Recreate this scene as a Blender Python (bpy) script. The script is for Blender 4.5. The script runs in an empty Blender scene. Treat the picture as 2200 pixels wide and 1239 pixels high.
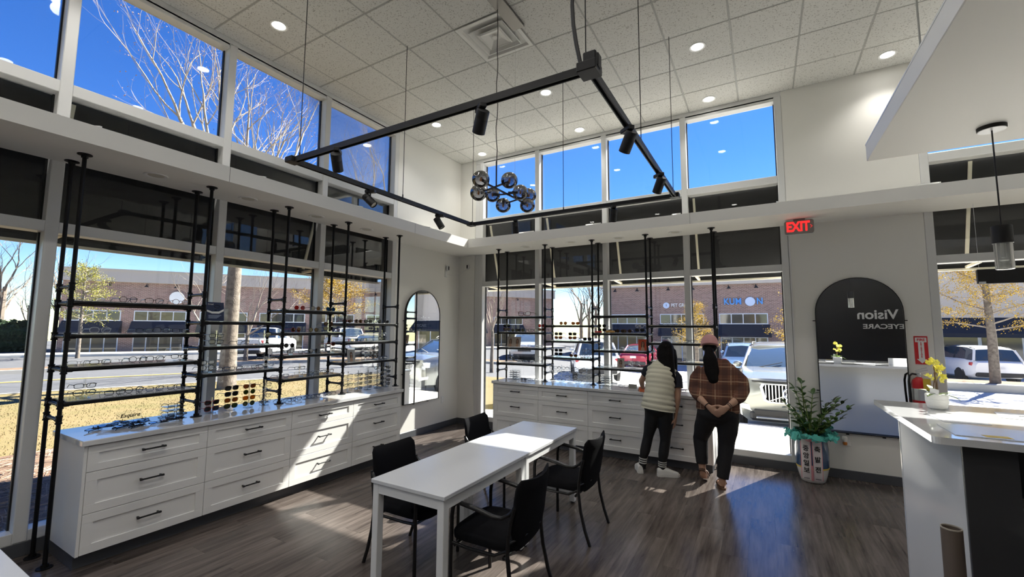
import bpy, math, random
from mathutils import Vector, Matrix, Euler
random.seed(7)
SC = bpy.context.scene
COL = SC.collection
PI = math.pi
# ---------------------------------------------------------------- camera
cd = bpy.data.cameras.new('camera'); cam = bpy.data.objects.new('camera', cd); COL.objects.link(cam)
cd.sensor_width = 36.0; cd.lens = 36.0*930.32/2200.0; cd.clip_start = 0.02; cd.clip_end = 500
_y, _p, _r = math.radians(30.1214), math.radians(5.2265), math.radians(0.3246)
_f = Vector((-math.sin(_y)*math.cos(_p), math.cos(_y)*math.cos(_p), math.sin(_p)))
_rt = Vector((math.cos(_y), math.sin(_y), 0)); _up = _rt.cross(_f)
_r2 = math.cos(_r)*_rt + math.sin(_r)*_up; _u2 = -math.sin(_r)*_rt + math.cos(_r)*_up
cam.matrix_world = Matrix(((_r2.x, _u2.x, -_f.x, 4.7418), (_r2.y, _u2.y, -_f.y, -6.2693), (_r2.z, _u2.z, -_f.z, 1.6694), (0, 0, 0, 1)))
SC.camera = cam
# ---------------------------------------------------------------- colour management
SC.view_settings.view_transform = 'Standard'; SC.view_settings.look = 'None'
SC.view_settings.gamma = 1.0; SC.view_settings.use_curve_mapping = False
SC.view_settings.exposure = 0.60
SC.cycles.transparent_max_bounces = 32; SC.cycles.max_bounces = 8
SC.cycles.diffuse_bounces = 4; SC.cycles.glossy_bounces = 4; SC.cycles.transmission_bounces = 8
SC.cycles.caustics_reflective = False; SC.cycles.caustics_refractive = False
SC.cycles.sample_clamp_indirect = 6.0
# ---------------------------------------------------------------- world + sun
SUN = Vector((0.40, 0.86, 1.0)).normalized()
w = bpy.data.worlds.new('sky'); SC.world = w; w.use_nodes = True
nt = w.node_tree; bg = nt.nodes['Background']
sky = nt.nodes.new('ShaderNodeTexSky'); sky.sky_type = 'NISHITA'; sky.sun_disc = False
sky.sun_elevation = math.asin(SUN.z); sky.sun_rotation = math.atan2(SUN.x, SUN.y)
sky.air_density = 1.0; sky.dust_density = 0.0; sky.ozone_density = 2.6; sky.altitude = 900
hs = nt.nodes.new('ShaderNodeHueSaturation'); hs.inputs['Saturation'].default_value = 1.34; hs.inputs['Hue'].default_value = .517
nt.links.new(sky.outputs[0], hs.inputs['Color']); nt.links.new(hs.outputs[0], bg.inputs['Color'])
bg.inputs['Strength'].default_value = 0.165
sl = bpy.data.lights.new('sun', 'SUN'); sl.energy = 20.0; sl.angle = 0.009; sl.color = (1.0, 0.95, 0.86)
so = bpy.data.objects.new('sun', sl); COL.objects.link(so)
so.rotation_euler = (-SUN).to_track_quat('-Z', 'Y').to_euler(); so.location = (6, 14, 16)
DOWNLIGHT_E = 14.0; DOWNLIGHT_W = 16.0; REAR_FILL_W = 27.0

# ---------------------------------------------------------------- helpers
class MB:
    def __init__(s): s.v = []; s.f = []; s.mi = []; s.cur = 0
    def add(s, vs, fs):
        b = len(s.v); s.v += [tuple(p) for p in vs]
        for f in fs: s.f.append(tuple(b+i for i in f)); s.mi.append(s.cur)
        return s
    def box(s, x0, x1, y0, y1, z0, z1, b=0.0, M=None):
        if x0 > x1: x0, x1 = x1, x0
        if y0 > y1: y0, y1 = y1, y0
        if z0 > z1: z0, z1 = z1, z0
        if b <= 0:
            vs = [(x, y, z) for z in (z0, z1) for y in (y0, y1) for x in (x0, x1)]
            fs = [(0,2,3,1),(4,5,7,6),(0,1,5,4),(2,6,7,3),(0,4,6,2),(1,3,7,5)]
        else:
            b = min(b, (x1-x0)*.45, (y1-y0)*.45, (z1-z0)*.45)
            c = ((x0+x1)/2, (y0+y1)/2, (z0+z1)/2); h = ((x1-x0)/2, (y1-y0)/2, (z1-z0)/2)
            vs = []; idx = {}
            for sx in (-1,1):
                for sy in (-1,1):
                    for sz in (-1,1):
                        for a in range(3):
                            d = [h[0]-b, h[1]-b, h[2]-b]; d[a] = h[a]
                            idx[(sx,sy,sz,a)] = len(vs)
                            vs.append((c[0]+sx*d[0], c[1]+sy*d[1], c[2]+sz*d[2]))
            fs = []
            for a in range(3):
                o1, o2 = (a+1)%3, (a+2)%3
                for sg in (-1,1):
                    q = []
                    for (p1,p2) in ((-1,-1),(1,-1),(1,1),(-1,1)):
                        k = [0,0,0]; k[a]=sg; k[o1]=p1; k[o2]=p2; q.append(idx[(*k,a)])
                    fs.append(tuple(q if sg > 0 else q[::-1]))
                for p1 in (-1,1):
                    for p2 in (-1,1):
                        def g(sa, ax):
                            k=[0,0,0]; k[a]=sa; k[o1]=p1; k[o2]=p2; return idx[(*k,ax)]
                        q = [g(-1,o1), g(1,o1), g(1,o2), g(-1,o2)]
                        fs.append(tuple(q if p1*p2 < 0 else q[::-1]))
            for sx in (-1,1):
                for sy in (-1,1):
                    for sz in (-1,1):
                        t = [idx[(sx,sy,sz,a)] for a in range(3)]
                        fs.append(tuple(t if sx*sy*sz > 0 else t[::-1]))
        if M is not None: vs = [tuple(M @ Vector(p)) for p in vs]
        return s.add(vs, fs)
    def bar(s, p0, p1, w, h, up=(0,0,1), b=0.0):
        p0 = Vector(p0); p1 = Vector(p1); d = p1-p0; L = d.length; d.normalize()
        u = Vector(up); 
        if abs(d.dot(u)) > .99: u = Vector((1,0,0))
        sx = d.cross(u).normalized(); u = sx.cross(d)
        M = Matrix(((sx.x,d.x,u.x,p0.x),(sx.y,d.y,u.y,p0.y),(sx.z,d.z,u.z,p0.z),(0,0,0,1)))
        return s.box(-w/2, w/2, 0, L, -h/2, h/2, b, M)
    def rings(s, rings, closed=False, caps=True):
        n = len(rings[0]); vs = [p for r in rings for p in r]; fs = []
        m = len(rings)
        for i in range(m if closed else m-1):
            a = i*n; c = ((i+1) % m)*n
            for j in range(n):
                k = (j+1) % n; fs.append((a+j, a+k, c+k, c+j))
        if caps and not closed:
            fs.append(tuple(range(n-1,-1,-1))); fs.append(tuple((m-1)*n+j for j in range(n)))
        return s.add(vs, fs)
    def tube(s, pts, r, n=8, closed=False, caps=True, flat=1.0, up=None):
        pts = [Vector(p) for p in pts]; m = len(pts); R = r if isinstance(r, (list,tuple)) else [r]*m
        rg = []; prev = None
        for i in range(m):
            if closed: t = pts[(i+1)%m]-pts[i-1]
            else: t = pts[min(i+1,m-1)]-pts[max(i-1,0)]
            t.normalize()
            if up is not None: u = Vector(up)
            elif prev is None: u = Vector((0,0,1)) if abs(t.z) < .9 else Vector((1,0,0))
            else: u = prev
            u = (u - t*u.dot(t))
            if u.length < 1e-5: u = t.orthogonal()
            u.normalize(); prev = u; v = t.cross(u)
            rg.append([tuple(pts[i]+R[i]*(math.cos(2*PI*j/n)*u*flat+math.sin(2*PI*j/n)*v)) for j in range(n)])
        return s.rings(rg, closed, caps)
    def cyl(s, p0, p1, r, n=12, r1=None): return s.tube([p0, p1], [r, r if r1 is None else r1], n)
    def lathe(s, prof, n=24, c=(0,0,0), M=None, closed=False):
        rg = []
        for (r, z) in prof:
            ring = [(r*math.cos(2*PI*j/n), r*math.sin(2*PI*j/n), z) for j in range(n)]
            if M is not None: ring = [tuple(M @ Vector(p)) for p in ring]
            rg.append([(p[0]+c[0], p[1]+c[1], p[2]+c[2]) for p in ring])
        return s.rings(rg, closed, not closed)
    def prism(s, poly, f0, f1):
        a = [f0(*p) for p in poly]; c = [f1(*p) for p in poly]; n = len(poly)
        fs = [tuple(range(n-1,-1,-1)), tuple(range(n, 2*n))]+[(j, (j+1)%n, n+(j+1)%n, n+j) for j in range(n)]
        return s.add(a+c, fs)
    def poly_z(s, poly, z0, z1): return s.prism(poly, lambda x,y:(x,y,z0), lambda x,y:(x,y,z1))
    def poly_x(s, poly, x0, x1): return s.prism(poly, lambda y,z:(x0,y,z), lambda y,z:(x1,y,z))
    def poly_y(s, poly, y0, y1): return s.prism(poly, lambda x,z:(x,y1,z), lambda x,z:(x,y0,z))
    def ell(s, c, rx, ry, rz, nu=12, nv=8, M=None):
        rg = []
        for i in range(nv+1):
            t = -PI/2+PI*i/nv; q = max(math.cos(t), 1e-3)
            ring = [(rx*q*math.cos(2*PI*j/nu), ry*q*math.sin(2*PI*j/nu), rz*math.sin(t)) for j in range(nu)]
            if M is not None: ring = [tuple(M @ Vector(p)) for p in ring]
            rg.append([(p[0]+c[0], p[1]+c[1], p[2]+c[2]) for p in ring])
        return s.rings(rg, False, True)
    def mesh(s, name, mats, smooth=0):
        me = bpy.data.meshes.new(name); me.from_pydata(s.v, [], s.f)
        for m in (mats if isinstance(mats, (list,tuple)) else [mats]): me.materials.append(m)
        if any(s.mi): me.polygons.foreach_set('material_index', s.mi)
        me.update()
        if smooth:
            me.shade_smooth(); me.set_sharp_from_angle(angle=math.radians(smooth))
        return me

def obj(name, mb, mats, parent=None, smooth=0, loc=None, rot=None, kind=None):
    me = mb.mesh(name, mats, smooth) if isinstance(mb, MB) else mb
    o = bpy.data.objects.new(name, me); COL.objects.link(o)
    if parent is not None: o.parent = parent
    if loc is not None: o.location = loc
    if rot is not None: o.rotation_euler = rot
    if kind: o['kind'] = kind
    return o
def tag(o, label, cat, group=None, kind=None):
    o['label'] = label; o['category'] = cat
    if group: o['group'] = group
    if kind: o['kind'] = kind
    return o
def thing(name, label, cat, loc=(0,0,0), rotz=0.0, group=None, rot=None):
    o = bpy.data.objects.new(name, None); COL.objects.link(o); o.location = loc
    o.rotation_euler = rot if rot else (0,0,rotz); o.empty_display_size = .05
    return tag(o, label, cat, group)
def struct(name, mb, mats, label, cat, smooth=0, parent=None):
    o = obj(name, mb, mats, parent, smooth); o['kind'] = 'structure'
    if parent is None: o['label'] = label; o['category'] = cat
    return o
def sempty(name, label, cat):
    o = bpy.data.objects.new(name, None); COL.objects.link(o); o['kind'] = 'structure'; o['label'] = label; o['category'] = cat
    return o
def dup(root, loc, rotz=0.0, label=None, group=None, rot=None, scale=None):
    r = root.copy(); COL.objects.link(r); r.location = loc; r.rotation_euler = rot if rot else (0,0,rotz)
    if scale: r.scale = scale
    if label: r['label'] = label
    if group: r['group'] = group
    for ch in root.children:
        c = ch.copy(); COL.objects.link(c); c.parent = r
        for g in ch.children:
            d = g.copy(); COL.objects.link(d); d.parent = c
    return r
PEND_TEXT = []; PEND_SOLID = []
def text(name, body, size, m, parent, loc, rot, depth=.002, bold=0.0, shear=0.0, sx=1.0, spacing=1.0):
    """lettering; turned into meshes all together at the end"""
    cu = bpy.data.curves.new(name, 'FONT'); cu.body = body; cu.size = size; cu.extrude = depth; cu.offset = bold
    cu.shear = shear; cu.align_x = 'CENTER'; cu.align_y = 'CENTER'; cu.space_character = spacing; cu.resolution_u = 4
    PEND_TEXT.append((name, cu, m, parent, loc, rot, sx))
def solid(name, mb, m, parent, voxel=.008, it=6, loc=None):
    """overlapping closed shapes fused into one continuous surface at the end"""
    o = obj(name, mb, m, parent, loc=loc); r = o.modifiers.new('fuse', 'REMESH'); r.mode = 'VOXEL'; r.voxel_size = voxel; r.use_smooth_shade = True
    sm = o.modifiers.new('soft', 'SMOOTH'); sm.factor = .5; sm.iterations = it; PEND_SOLID.append(o); return o
def finish():
    tmp = []
    for k in PEND_TEXT: to = bpy.data.objects.new(k[0], k[1]); COL.objects.link(to); tmp.append(to)
    dg = bpy.context.evaluated_depsgraph_get()
    made = [bpy.data.meshes.new_from_object(t.evaluated_get(dg)) for t in tmp]
    fused = [bpy.data.meshes.new_from_object(o.evaluated_get(dg)) for o in PEND_SOLID]
    for (name, cu, m, parent, loc, rot, sx), to, me in zip(PEND_TEXT, tmp, made):
        bpy.data.objects.remove(to); bpy.data.curves.remove(cu); me.materials.clear(); me.materials.append(m)
        if sx != 1.0: me.transform(Matrix.Diagonal((sx,1,1,1)))
        obj(name, me, None, parent, loc=loc, rot=rot)
    for o, me in zip(PEND_SOLID, fused): o.modifiers.clear(); o.data = me; me.shade_smooth()

# ---------------------------------------------------------------- materials
MATS = {}
def mat(name, col, rough=.5, metal=0.0, spec=.5, noise=None, bump=None, emit=None, coat=0.0, trans=0.0, ior=1.45, rand=0.0, sheen=0.0, alpha=1.0):
    """noise=(scale, dark colour, amount[, stretch])  bump=(scale, strength)  rand = per-object brightness spread"""
    m = bpy.data.materials.new(name); m.use_nodes = True; MATS[name] = m
    N = m.node_tree.nodes; L = m.node_tree.links; b = N['Principled BSDF']
    b.inputs['Base Color'].default_value = (*col, 1); b.inputs['Roughness'].default_value = rough
    b.inputs['Metallic'].default_value = metal; b.inputs['Specular IOR Level'].default_value = spec
    b.inputs['IOR'].default_value = ior; b.inputs['Alpha'].default_value = alpha
    if coat: b.inputs['Coat Weight'].default_value = coat; b.inputs['Coat Roughness'].default_value = .05
    if trans: b.inputs['Transmission Weight'].default_value = trans
    if sheen: b.inputs['Sheen Weight'].default_value = sheen
    if emit: b.inputs['Emission Color'].default_value = (*emit[0], 1); b.inputs['Emission Strength'].default_value = emit[1]
    src = None
    def coords(stretch=None):
        tc = N.new('ShaderNodeTexCoord'); o = tc.outputs['Object']
        if stretch:
            mp = N.new('ShaderNodeMapping'); mp.inputs['Scale'].default_value = stretch; L.new(o, mp.inputs[0]); o = mp.outputs[0]
        return o
    if noise:
        nz = N.new('ShaderNodeTexNoise'); nz.inputs['Scale'].default_value = noise[0]; nz.inputs['Detail'].default_value = 5
        L.new(coords(noise[3] if len(noise) > 3 else None), nz.inputs['Vector'])
        rp = N.new('ShaderNodeValToRGB'); rp.color_ramp.elements[0].position = .5-.5*noise[2]*.5; rp.color_ramp.elements[1].position = .5+.25*noise[2]
        rp.color_ramp.elements[0].color = (*noise[1],1); rp.color_ramp.elements[1].color = (*col,1)
        L.new(nz.outputs[0], rp.inputs[0]); src = rp.outputs[0]; L.new(src, b.inputs['Base Color'])
    if rand:
        oi = N.new('ShaderNodeObjectInfo'); mr = N.new('ShaderNodeMapRange')
        mr.inputs['To Min'].default_value = 1-rand; mr.inputs['To Max'].default_value = 1+rand
        L.new(oi.outputs['Random'], mr.inputs[0])
        vm = N.new('ShaderNodeVectorMath'); vm.operation = 'SCALE'
        if src: L.new(src, vm.inputs[0])
        else: vm.inputs[0].default_value = col
        L.new(mr.outputs[0], vm.inputs['Scale']); L.new(vm.outputs[0], b.inputs['Base Color'])
    if bump:
        nz = N.new('ShaderNodeTexNoise'); nz.inputs['Scale'].default_value = bump[0]; nz.inputs['Detail'].default_value = 3
        L.new(coords(bump[2] if len(bump) > 2 else None), nz.inputs['Vector'])
        bp = N.new('ShaderNodeBump'); bp.inputs['Strength'].default_value = bump[1]; bp.inputs['Distance'].default_value = .01
        L.new(nz.outputs[0], bp.inputs['Height']); L.new(bp.outputs[0], b.inputs['Normal'])
    return m
def glassmat(name, tint, refl, rough=0.0, ior=1.5, dark=None):
    """thin clear sheet: light passes straight through, mirror reflection by angle"""
    m = bpy.data.materials.new(name); m.use_nodes = True; MATS[name] = m
    N = m.node_tree.nodes; L = m.node_tree.links; N.remove(N['Principled BSDF'])
    tr = N.new('ShaderNodeBsdfTransparent'); tr.inputs[0].default_value = (*tint,1)
    gl = N.new('ShaderNodeBsdfGlossy'); gl.inputs['Roughness'].default_value = rough
    fr = N.new('ShaderNodeFresnel'); fr.inputs['IOR'].default_value = ior
    ma = N.new('ShaderNodeMath'); ma.operation = 'MULTIPLY'; ma.inputs[1].default_value = refl; ma.use_clamp = True
    mx = N.new('ShaderNodeMixShader'); out = N['Material Output']
    L.new(fr.outputs[0], ma.inputs[0]); L.new(ma.outputs[0], mx.inputs[0]); L.new(tr.outputs[0], mx.inputs[1]); L.new(gl.outputs[0], mx.inputs[2])
    last = mx.outputs[0]
    if dark:
        df = N.new('ShaderNodeBsdfDiffuse'); df.inputs[0].default_value = (*dark[0],1)
        m2 = N.new('ShaderNodeMixShader'); m2.inputs[0].default_value = dark[1]
        L.new(last, m2.inputs[1]); L.new(df.outputs[0], m2.inputs[2]); last = m2.outputs[0]
    L.new(last, out.inputs[0])
    return m
M_wall = mat('wall_paint', (.84,.83,.79), .6, bump=(220,.04))
M_soffit = mat('soffit_paint', (.88,.87,.83), .55)
M_frame = mat('window_frame_paint', (.74,.745,.74), .38, bump=(400,.05))
M_base = mat('baseboard_vinyl', (.085,.09,.10), .35)
M_black = mat('black_pipe_metal', (.012,.012,.013), .42, metal=.6, bump=(90,.08))
M_blackm = mat('black_matte', (.013,.013,.014), .5)
M_quartz = mat('white_quartz', (.80,.80,.80), .07, spec=.6, noise=(2.2,(.66,.67,.69),.5), coat=.3)
M_cab = mat('cabinet_white_paint', (.88,.875,.86), .4)
M_cabin = mat('cabinet_gap_shadow', (.10,.10,.10), .8)
M_white = mat('white_paint', (.80,.80,.79), .4)
M_whitemetal = mat('white_powder_coat', (.78,.79,.80), .32)
M_glass = glassmat('window_glass', (.97,.985,.985), .62)
M_acryl = glassmat('clear_acrylic', (.97,.98,.98), .85, dark=((.8,.85,.85),.03))
M_shelfg = glassmat('shelf_glass', (.93,.95,.95), 1.3, rough=.03, dark=((.75,.78,.8),.22))
M_tile_edge = mat('ceiling_grid_white', (.66,.66,.63), .5)
# ================================================================ THE ROOM
def speck_mat():
    m = mat('ceiling_tile_mineral', (.66,.655,.62), .8, rand=.02)
    N = m.node_tree.nodes; L = m.node_tree.links; b = N['Principled BSDF']
    tc = N.new('ShaderNodeTexCoord'); oi = N.new('ShaderNodeObjectInfo')
    ad = N.new('ShaderNodeVectorMath'); ad.operation = 'ADD'
    L.new(tc.outputs['Object'], ad.inputs[0]); L.new(oi.outputs['Location'], ad.inputs[1])
    nz = N.new('ShaderNodeTexNoise'); nz.inputs['Scale'].default_value = 75; nz.inputs['Detail'].default_value = 2
    L.new(ad.outputs[0], nz.inputs['Vector'])
    rp = N.new('ShaderNodeValToRGB'); e = rp.color_ramp.elements
    e[0].position = .33; e[0].color = (.36,.35,.32,1); e[1].position = .41; e[1].color = (.67,.665,.63,1)
    L.new(nz.outputs[0], rp.inputs[0]); L.new(rp.outputs[0], b.inputs['Base Color'])
    bp = N.new('ShaderNodeBump'); bp.inputs['Strength'].default_value = .25; bp.inputs['Distance'].default_value = .004
    L.new(nz.outputs[0], bp.inputs['Height']); L.new(bp.outputs[0], b.inputs['Normal'])
    return m
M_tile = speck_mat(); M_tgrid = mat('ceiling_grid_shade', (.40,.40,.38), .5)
def plank_mat():
    m = mat('vinyl_plank_floor', (.115,.088,.074), .30, spec=.5)
    N = m.node_tree.nodes; L = m.node_tree.links; b = N['Principled BSDF']
    tc = N.new('ShaderNodeTexCoord'); oi = N.new('ShaderNodeObjectInfo')
    sc = N.new('ShaderNodeVectorMath'); sc.operation = 'SCALE'; sc.inputs['Scale'].default_value = 37.0
    cm = N.new('ShaderNodeCombineXYZ'); L.new(oi.outputs['Random'], cm.inputs[0]); L.new(oi.outputs['Random'], cm.inputs[1]); L.new(cm.outputs[0], sc.inputs[0])
    ad = N.new('ShaderNodeVectorMath'); ad.operation = 'ADD'; L.new(tc.outputs['Object'], ad.inputs[0]); L.new(sc.outputs[0], ad.inputs[1])
    mp = N.new('ShaderNodeMapping'); mp.inputs['Scale'].default_value = (1, .07, 1); L.new(ad.outputs[0], mp.inputs[0])
    n1 = N.new('ShaderNodeTexNoise'); n1.inputs['Scale'].default_value = 28; n1.inputs['Detail'].default_value = 6; n1.inputs['Roughness'].default_value = .65
    L.new(mp.outputs[0], n1.inputs['Vector'])
    mp2 = N.new('ShaderNodeMapping'); mp2.inputs['Scale'].default_value = (1, .22, 1); L.new(ad.outputs[0], mp2.inputs[0])
    n2 = N.new('ShaderNodeTexNoise'); n2.inputs['Scale'].default_value = 5; n2.inputs['Detail'].default_value = 3; L.new(mp2.outputs[0], n2.inputs['Vector'])
    mx = N.new('ShaderNodeMath'); mx.operation = 'MULTIPLY_ADD'; mx.inputs[1].default_value = .55; L.new(n1.outputs[0], mx.inputs[0])
    hf = N.new('ShaderNodeMath'); hf.operation = 'MULTIPLY'; hf.inputs[1].default_value = .45; L.new(n2.outputs[0], hf.inputs[0]); L.new(hf.outputs[0], mx.inputs[2])
    rp = N.new('ShaderNodeValToRGB'); e = rp.color_ramp.elements
    e[0].position = .36; e[0].color = (.046,.036,.032,1); e[1].position = .63; e[1].color = (.165,.138,.124,1)
    L.new(mx.outputs[0], rp.inputs[0])
    mr = N.new('ShaderNodeMapRange'); mr.inputs['To Min'].default_value = .88; mr.inputs['To Max'].default_value = 1.12; L.new(oi.outputs['Random'], mr.inputs[0])
    vm = N.new('ShaderNodeVectorMath'); vm.operation = 'SCALE'; L.new(rp.outputs[0], vm.inputs[0]); L.new(mr.outputs[0], vm.inputs['Scale'])
    L.new(vm.outputs[0], b.inputs['Base Color'])
    bp = N.new('ShaderNodeBump'); bp.inputs['Strength'].default_value = .12; bp.inputs['Distance'].default_value = .002
    L.new(n1.outputs[0], bp.inputs['Height']); L.new(bp.outputs[0], b.inputs['Normal'])
    rr = N.new('ShaderNodeMapRange'); rr.inputs['To Min'].default_value = .17; rr.inputs['To Max'].default_value = .30
    L.new(n1.outputs[0], rr.inputs[0]); L.new(rr.outputs[0], b.inputs['Roughness'])
    return m
M_plank = plank_mat()
HC, Z0, Z1 = 4.689, 2.953, 3.09          # ceiling, soffit underside, soffit top
DS = .672                                # soffit depth
XR, YR = 9.6, -9.0                       # room extents
# ---- floor
fl = struct('floor', MB().box(-.12, XR, YR, .12, -.12, -.004), M_base, 'dark brown wood-look plank floor', 'floor')
PW, PL = .1829, 1.2192
pm = {}
def plank_mesh(x0, x1, L):
    k = (round(x1-x0,4), round(L,4))
    if k not in pm: pm[k] = MB().box(.0005, x1-x0-.0005, .0005, L-.0005, -.0045, 0).mesh('plank', M_plank)
    return pm[k]
nx = int(XR/PW)+1; seq = 0; stuff = MB()
for i in range(nx):
    x0, x1 = i*PW, min((i+1)*PW, XR); off = (i*0.41) % PL; y = -off
    segs = [(-off, 0.0)]
    while y > YR: y2 = max(y-PL, YR); segs.append((y2, y)); y = y2
    for (a, c) in segs:
        if c-a < .02: continue
        if x0 > 6.4 or c < -6.1 or (x1 < .5 and c < -2.0): stuff.box(x0+.0006, x1-.0006, a+.0006, c-.0006, -.0045, 0); continue
        o = obj('plank', plank_mesh(x0, x1, c-a), None, fl); o.location = (x0, a, 0)
o = obj('plank_field', stuff, M_plank, fl); o['kind'] = 'stuff'
# ---- ceiling: mineral tiles in a 2 ft grid
ce = struct('ceiling', MB().box(-.15, XR+.1, YR-.1, .15, HC+.012, HC+.25), M_tile_edge, 'white suspended ceiling of square mineral tiles', 'ceiling')
T = .6096; GX = 2.131-4*T; GY = -1.152+2*T
tm = {}
def tile_mesh(w, d):
    k = (round(w,3), round(d,3))
    if k not in tm: tm[k] = MB().box(.0075, w-.0075, .0075, d-.0075, 0, .012, .004).mesh('tile', M_tile)
    return tm[k]
xs = sorted({0.0, XR} | {GX+T*i for i in range(25) if .02 < GX+T*i < XR-.02})
ys = sorted({YR, 0.0} | {GY-T*i for i in range(25) if YR+.02 < GY-T*i < -.02})
for i in range(len(xs)-1):
    for j in range(len(ys)-1):
        w_, d_ = xs[i+1]-xs[i], ys[j+1]-ys[j]
        if abs(xs[i]-2.131) < .01 and abs(ys[j]-(GY-5*T)) < .01: continue       # the air diffuser's bay
        if xs[i] > 6.6 or ys[j] < -5.2: continue
        o = obj('tile', tile_mesh(w_, d_), None, ce); o.location = (xs[i], ys[j], HC)
far = MB()
for i in range(len(xs)-1):
    for j in range(len(ys)-1):
        if xs[i] > 6.6 or ys[j] < -5.2: far.box(xs[i]+.006, xs[i+1]-.006, ys[j]+.006, ys[j+1]-.006, HC, HC+.012)
o = obj('tile_field', far, M_tile, ce); o['kind'] = 'stuff'
for x in xs: obj('grid_bar', MB().box(x-.0065, x+.0065, YR, 0, HC+.004, HC+.013), M_tgrid, ce)
for y in ys: obj('grid_bar', MB().box(0, XR, y-.0065, y+.0065, HC+.0042, HC+.0132), M_tgrid, ce)
# ---- walls
MLY = [-7.57, -6.39, -5.205, -4.0, -2.83, -1.615]      # mullion centres, window wall beside the camera
MBX = [.465, 1.575, 2.717, 3.862, 5.005]               # mullion centres, far window wall
MRX = [6.34, 7.48, 8.62, 9.56]
wl = struct('wall_left', MB().box(-.16, 0, -1.575, .16, 0, HC+.2), M_wall, 'white painted wall holding the narrow arched mirror', 'wall')
obj('lower_wall', MB().box(-.16, 0, YR, -1.575, 0, .10), M_wall, wl)
obj('header', MB().box(-.16, 0, YR, -1.575, 4.62, HC+.2), M_frame, wl)
wb = struct('wall_back', MB().box(0, .33, 0, .16, 0, HC+.2), M_wall, 'white painted end wall between the shop windows', 'wall')
obj('wall_pier', MB().box(5.045, 6.30, 0, .16, 0, HC+.2), M_wall, wb)
obj('lower_wall', MB().box(.33, 5.045, 0, .16, 0, .10), M_wall, wb)
obj('lower_wall', MB().box(6.30, XR, 0, .16, 0, .10), M_wall, wb)
obj('header', MB().box(.33, 5.045, 0, .16, 4.62, HC+.2), M_frame, wb)
obj('header', MB().box(6.30, XR, 0, .16, 4.62, HC+.2), M_frame, wb)
obj('pier_corner_bead', MB().box(5.045, 5.06, -.012, 0, .13, Z0), M_frame, wb)
struct('wall_right', MB().box(XR, XR+.15, YR, .16, 0, HC+.2), M_wall, 'white painted wall beyond the reception desk', 'wall')
struct('wall_rear', MB().box(-.16, XR, YR-.15, YR, 0, HC+.2), M_wall, 'white painted wall behind the reception area', 'wall')
struct('wall_left_end', MB().box(-.16, 0, YR, MLY[0], .10, HC), M_wall, 'plain white wall at the end of the window wall', 'wall')
struct('roof', MB().box(-.5, XR+.4, YR-.4, .5, HC+.26, 6.6), M_wall, 'unseen roof block added to cast the shop shadow outside', 'roof')  # unseen block, added above the ceiling to throw a shadow outside
M_dark = mat('charcoal_wall_paint', (.030,.030,.032), .55)
wd = struct('wall_reception', MB().box(5.35, XR, -6.78, -6.62, 0, 3.6), M_dark, 'charcoal wall with white lettering behind the desk', 'wall')
# ---- windows
TR = [(2.39,2.475),(3.51,3.605)]
def window(n, a, b, side, lab):
    """a..b clear opening between mullion centres; side 'x' = wall at x=0, 'y' = wall at y=0"""
    w_ = sempty('window_%d' % n, lab, 'window')
    def bx(m, u0, u1, d0, d1, z0, z1, bv=0):
        if side == 'x': m.box(-d1, -d0, u0, u1, z0, z1, bv)
        else: m.box(u0, u1, d0, d1, z0, z1, bv)
        return m
    for (z0, z1, nm) in [(.10,.175,'sill')]+[(*t,'transom') for t in TR]+[(4.585,4.64,'head')]:
        obj(nm, bx(MB(), a+.037, b-.037, .0, .13, z0, z1, .004), M_frame, w_)
    for (z0, z1) in [(.175,2.39),(2.475,3.51),(3.605,4.585)]:
        obj('gasket', bx(bx(MB(), a+.037, a+.049, .095, .125, z0, z1), b-.049, b-.037, .095, .125, z0, z1), M_blackm, w_)
        obj('pane', bx(MB(), a+.045, b-.045, .107, .113, z0, z1), M_glass, w_)
n = 0
ordl = ['last','fifth','fourth','third','second','first']
for i in range(5):
    n += 1; window(n, MLY[i], MLY[i+1], 'x', 'tall shop window on the cabinet wall, %s from the narrow mirror' % ordl[i+1])
for i in range(4):
    n += 1; window(n, MBX[i], MBX[i+1], 'y', 'tall shop window on the end wall, %s from the corner' % ['first','second','third','fourth'][i])
for i in range(3):
    n += 1; window(n, MRX[i], MRX[i+1], 'y', 'tall shop window past the wide mirror, %s from it' % ['first','second','third'][i])
for y in MLY:
    obj('mullion', MB().box(-.135, .004, y-.038, y+.038, .10, 4.64, .005), M_frame, wl)
for x in MBX+MRX:
    obj('mullion', MB().box(x-.038, x+.038, -.004, .135, .10, 4.64, .005), M_frame, wb)
obj('jamb', MB().box(.33, .43, .02, .13, .10, 4.64), M_frame, wb)
# ---- baseboards
struct('baseboard_left', MB().box(0, .012, -1.575, 0, 0, .10, .003), M_base, 'dark grey vinyl baseboard under the narrow mirror', 'baseboard')
struct('baseboard_left_window', MB().box(0, .012, YR, -1.575, 0, .10, .003), M_base, 'dark grey baseboard under the cabinet-side windows', 'baseboard')
struct('baseboard_back', MB().box(.012, XR, -.012, 0, 0, .10, .003), M_base, 'dark grey vinyl baseboard along the end wall', 'baseboard')
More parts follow.
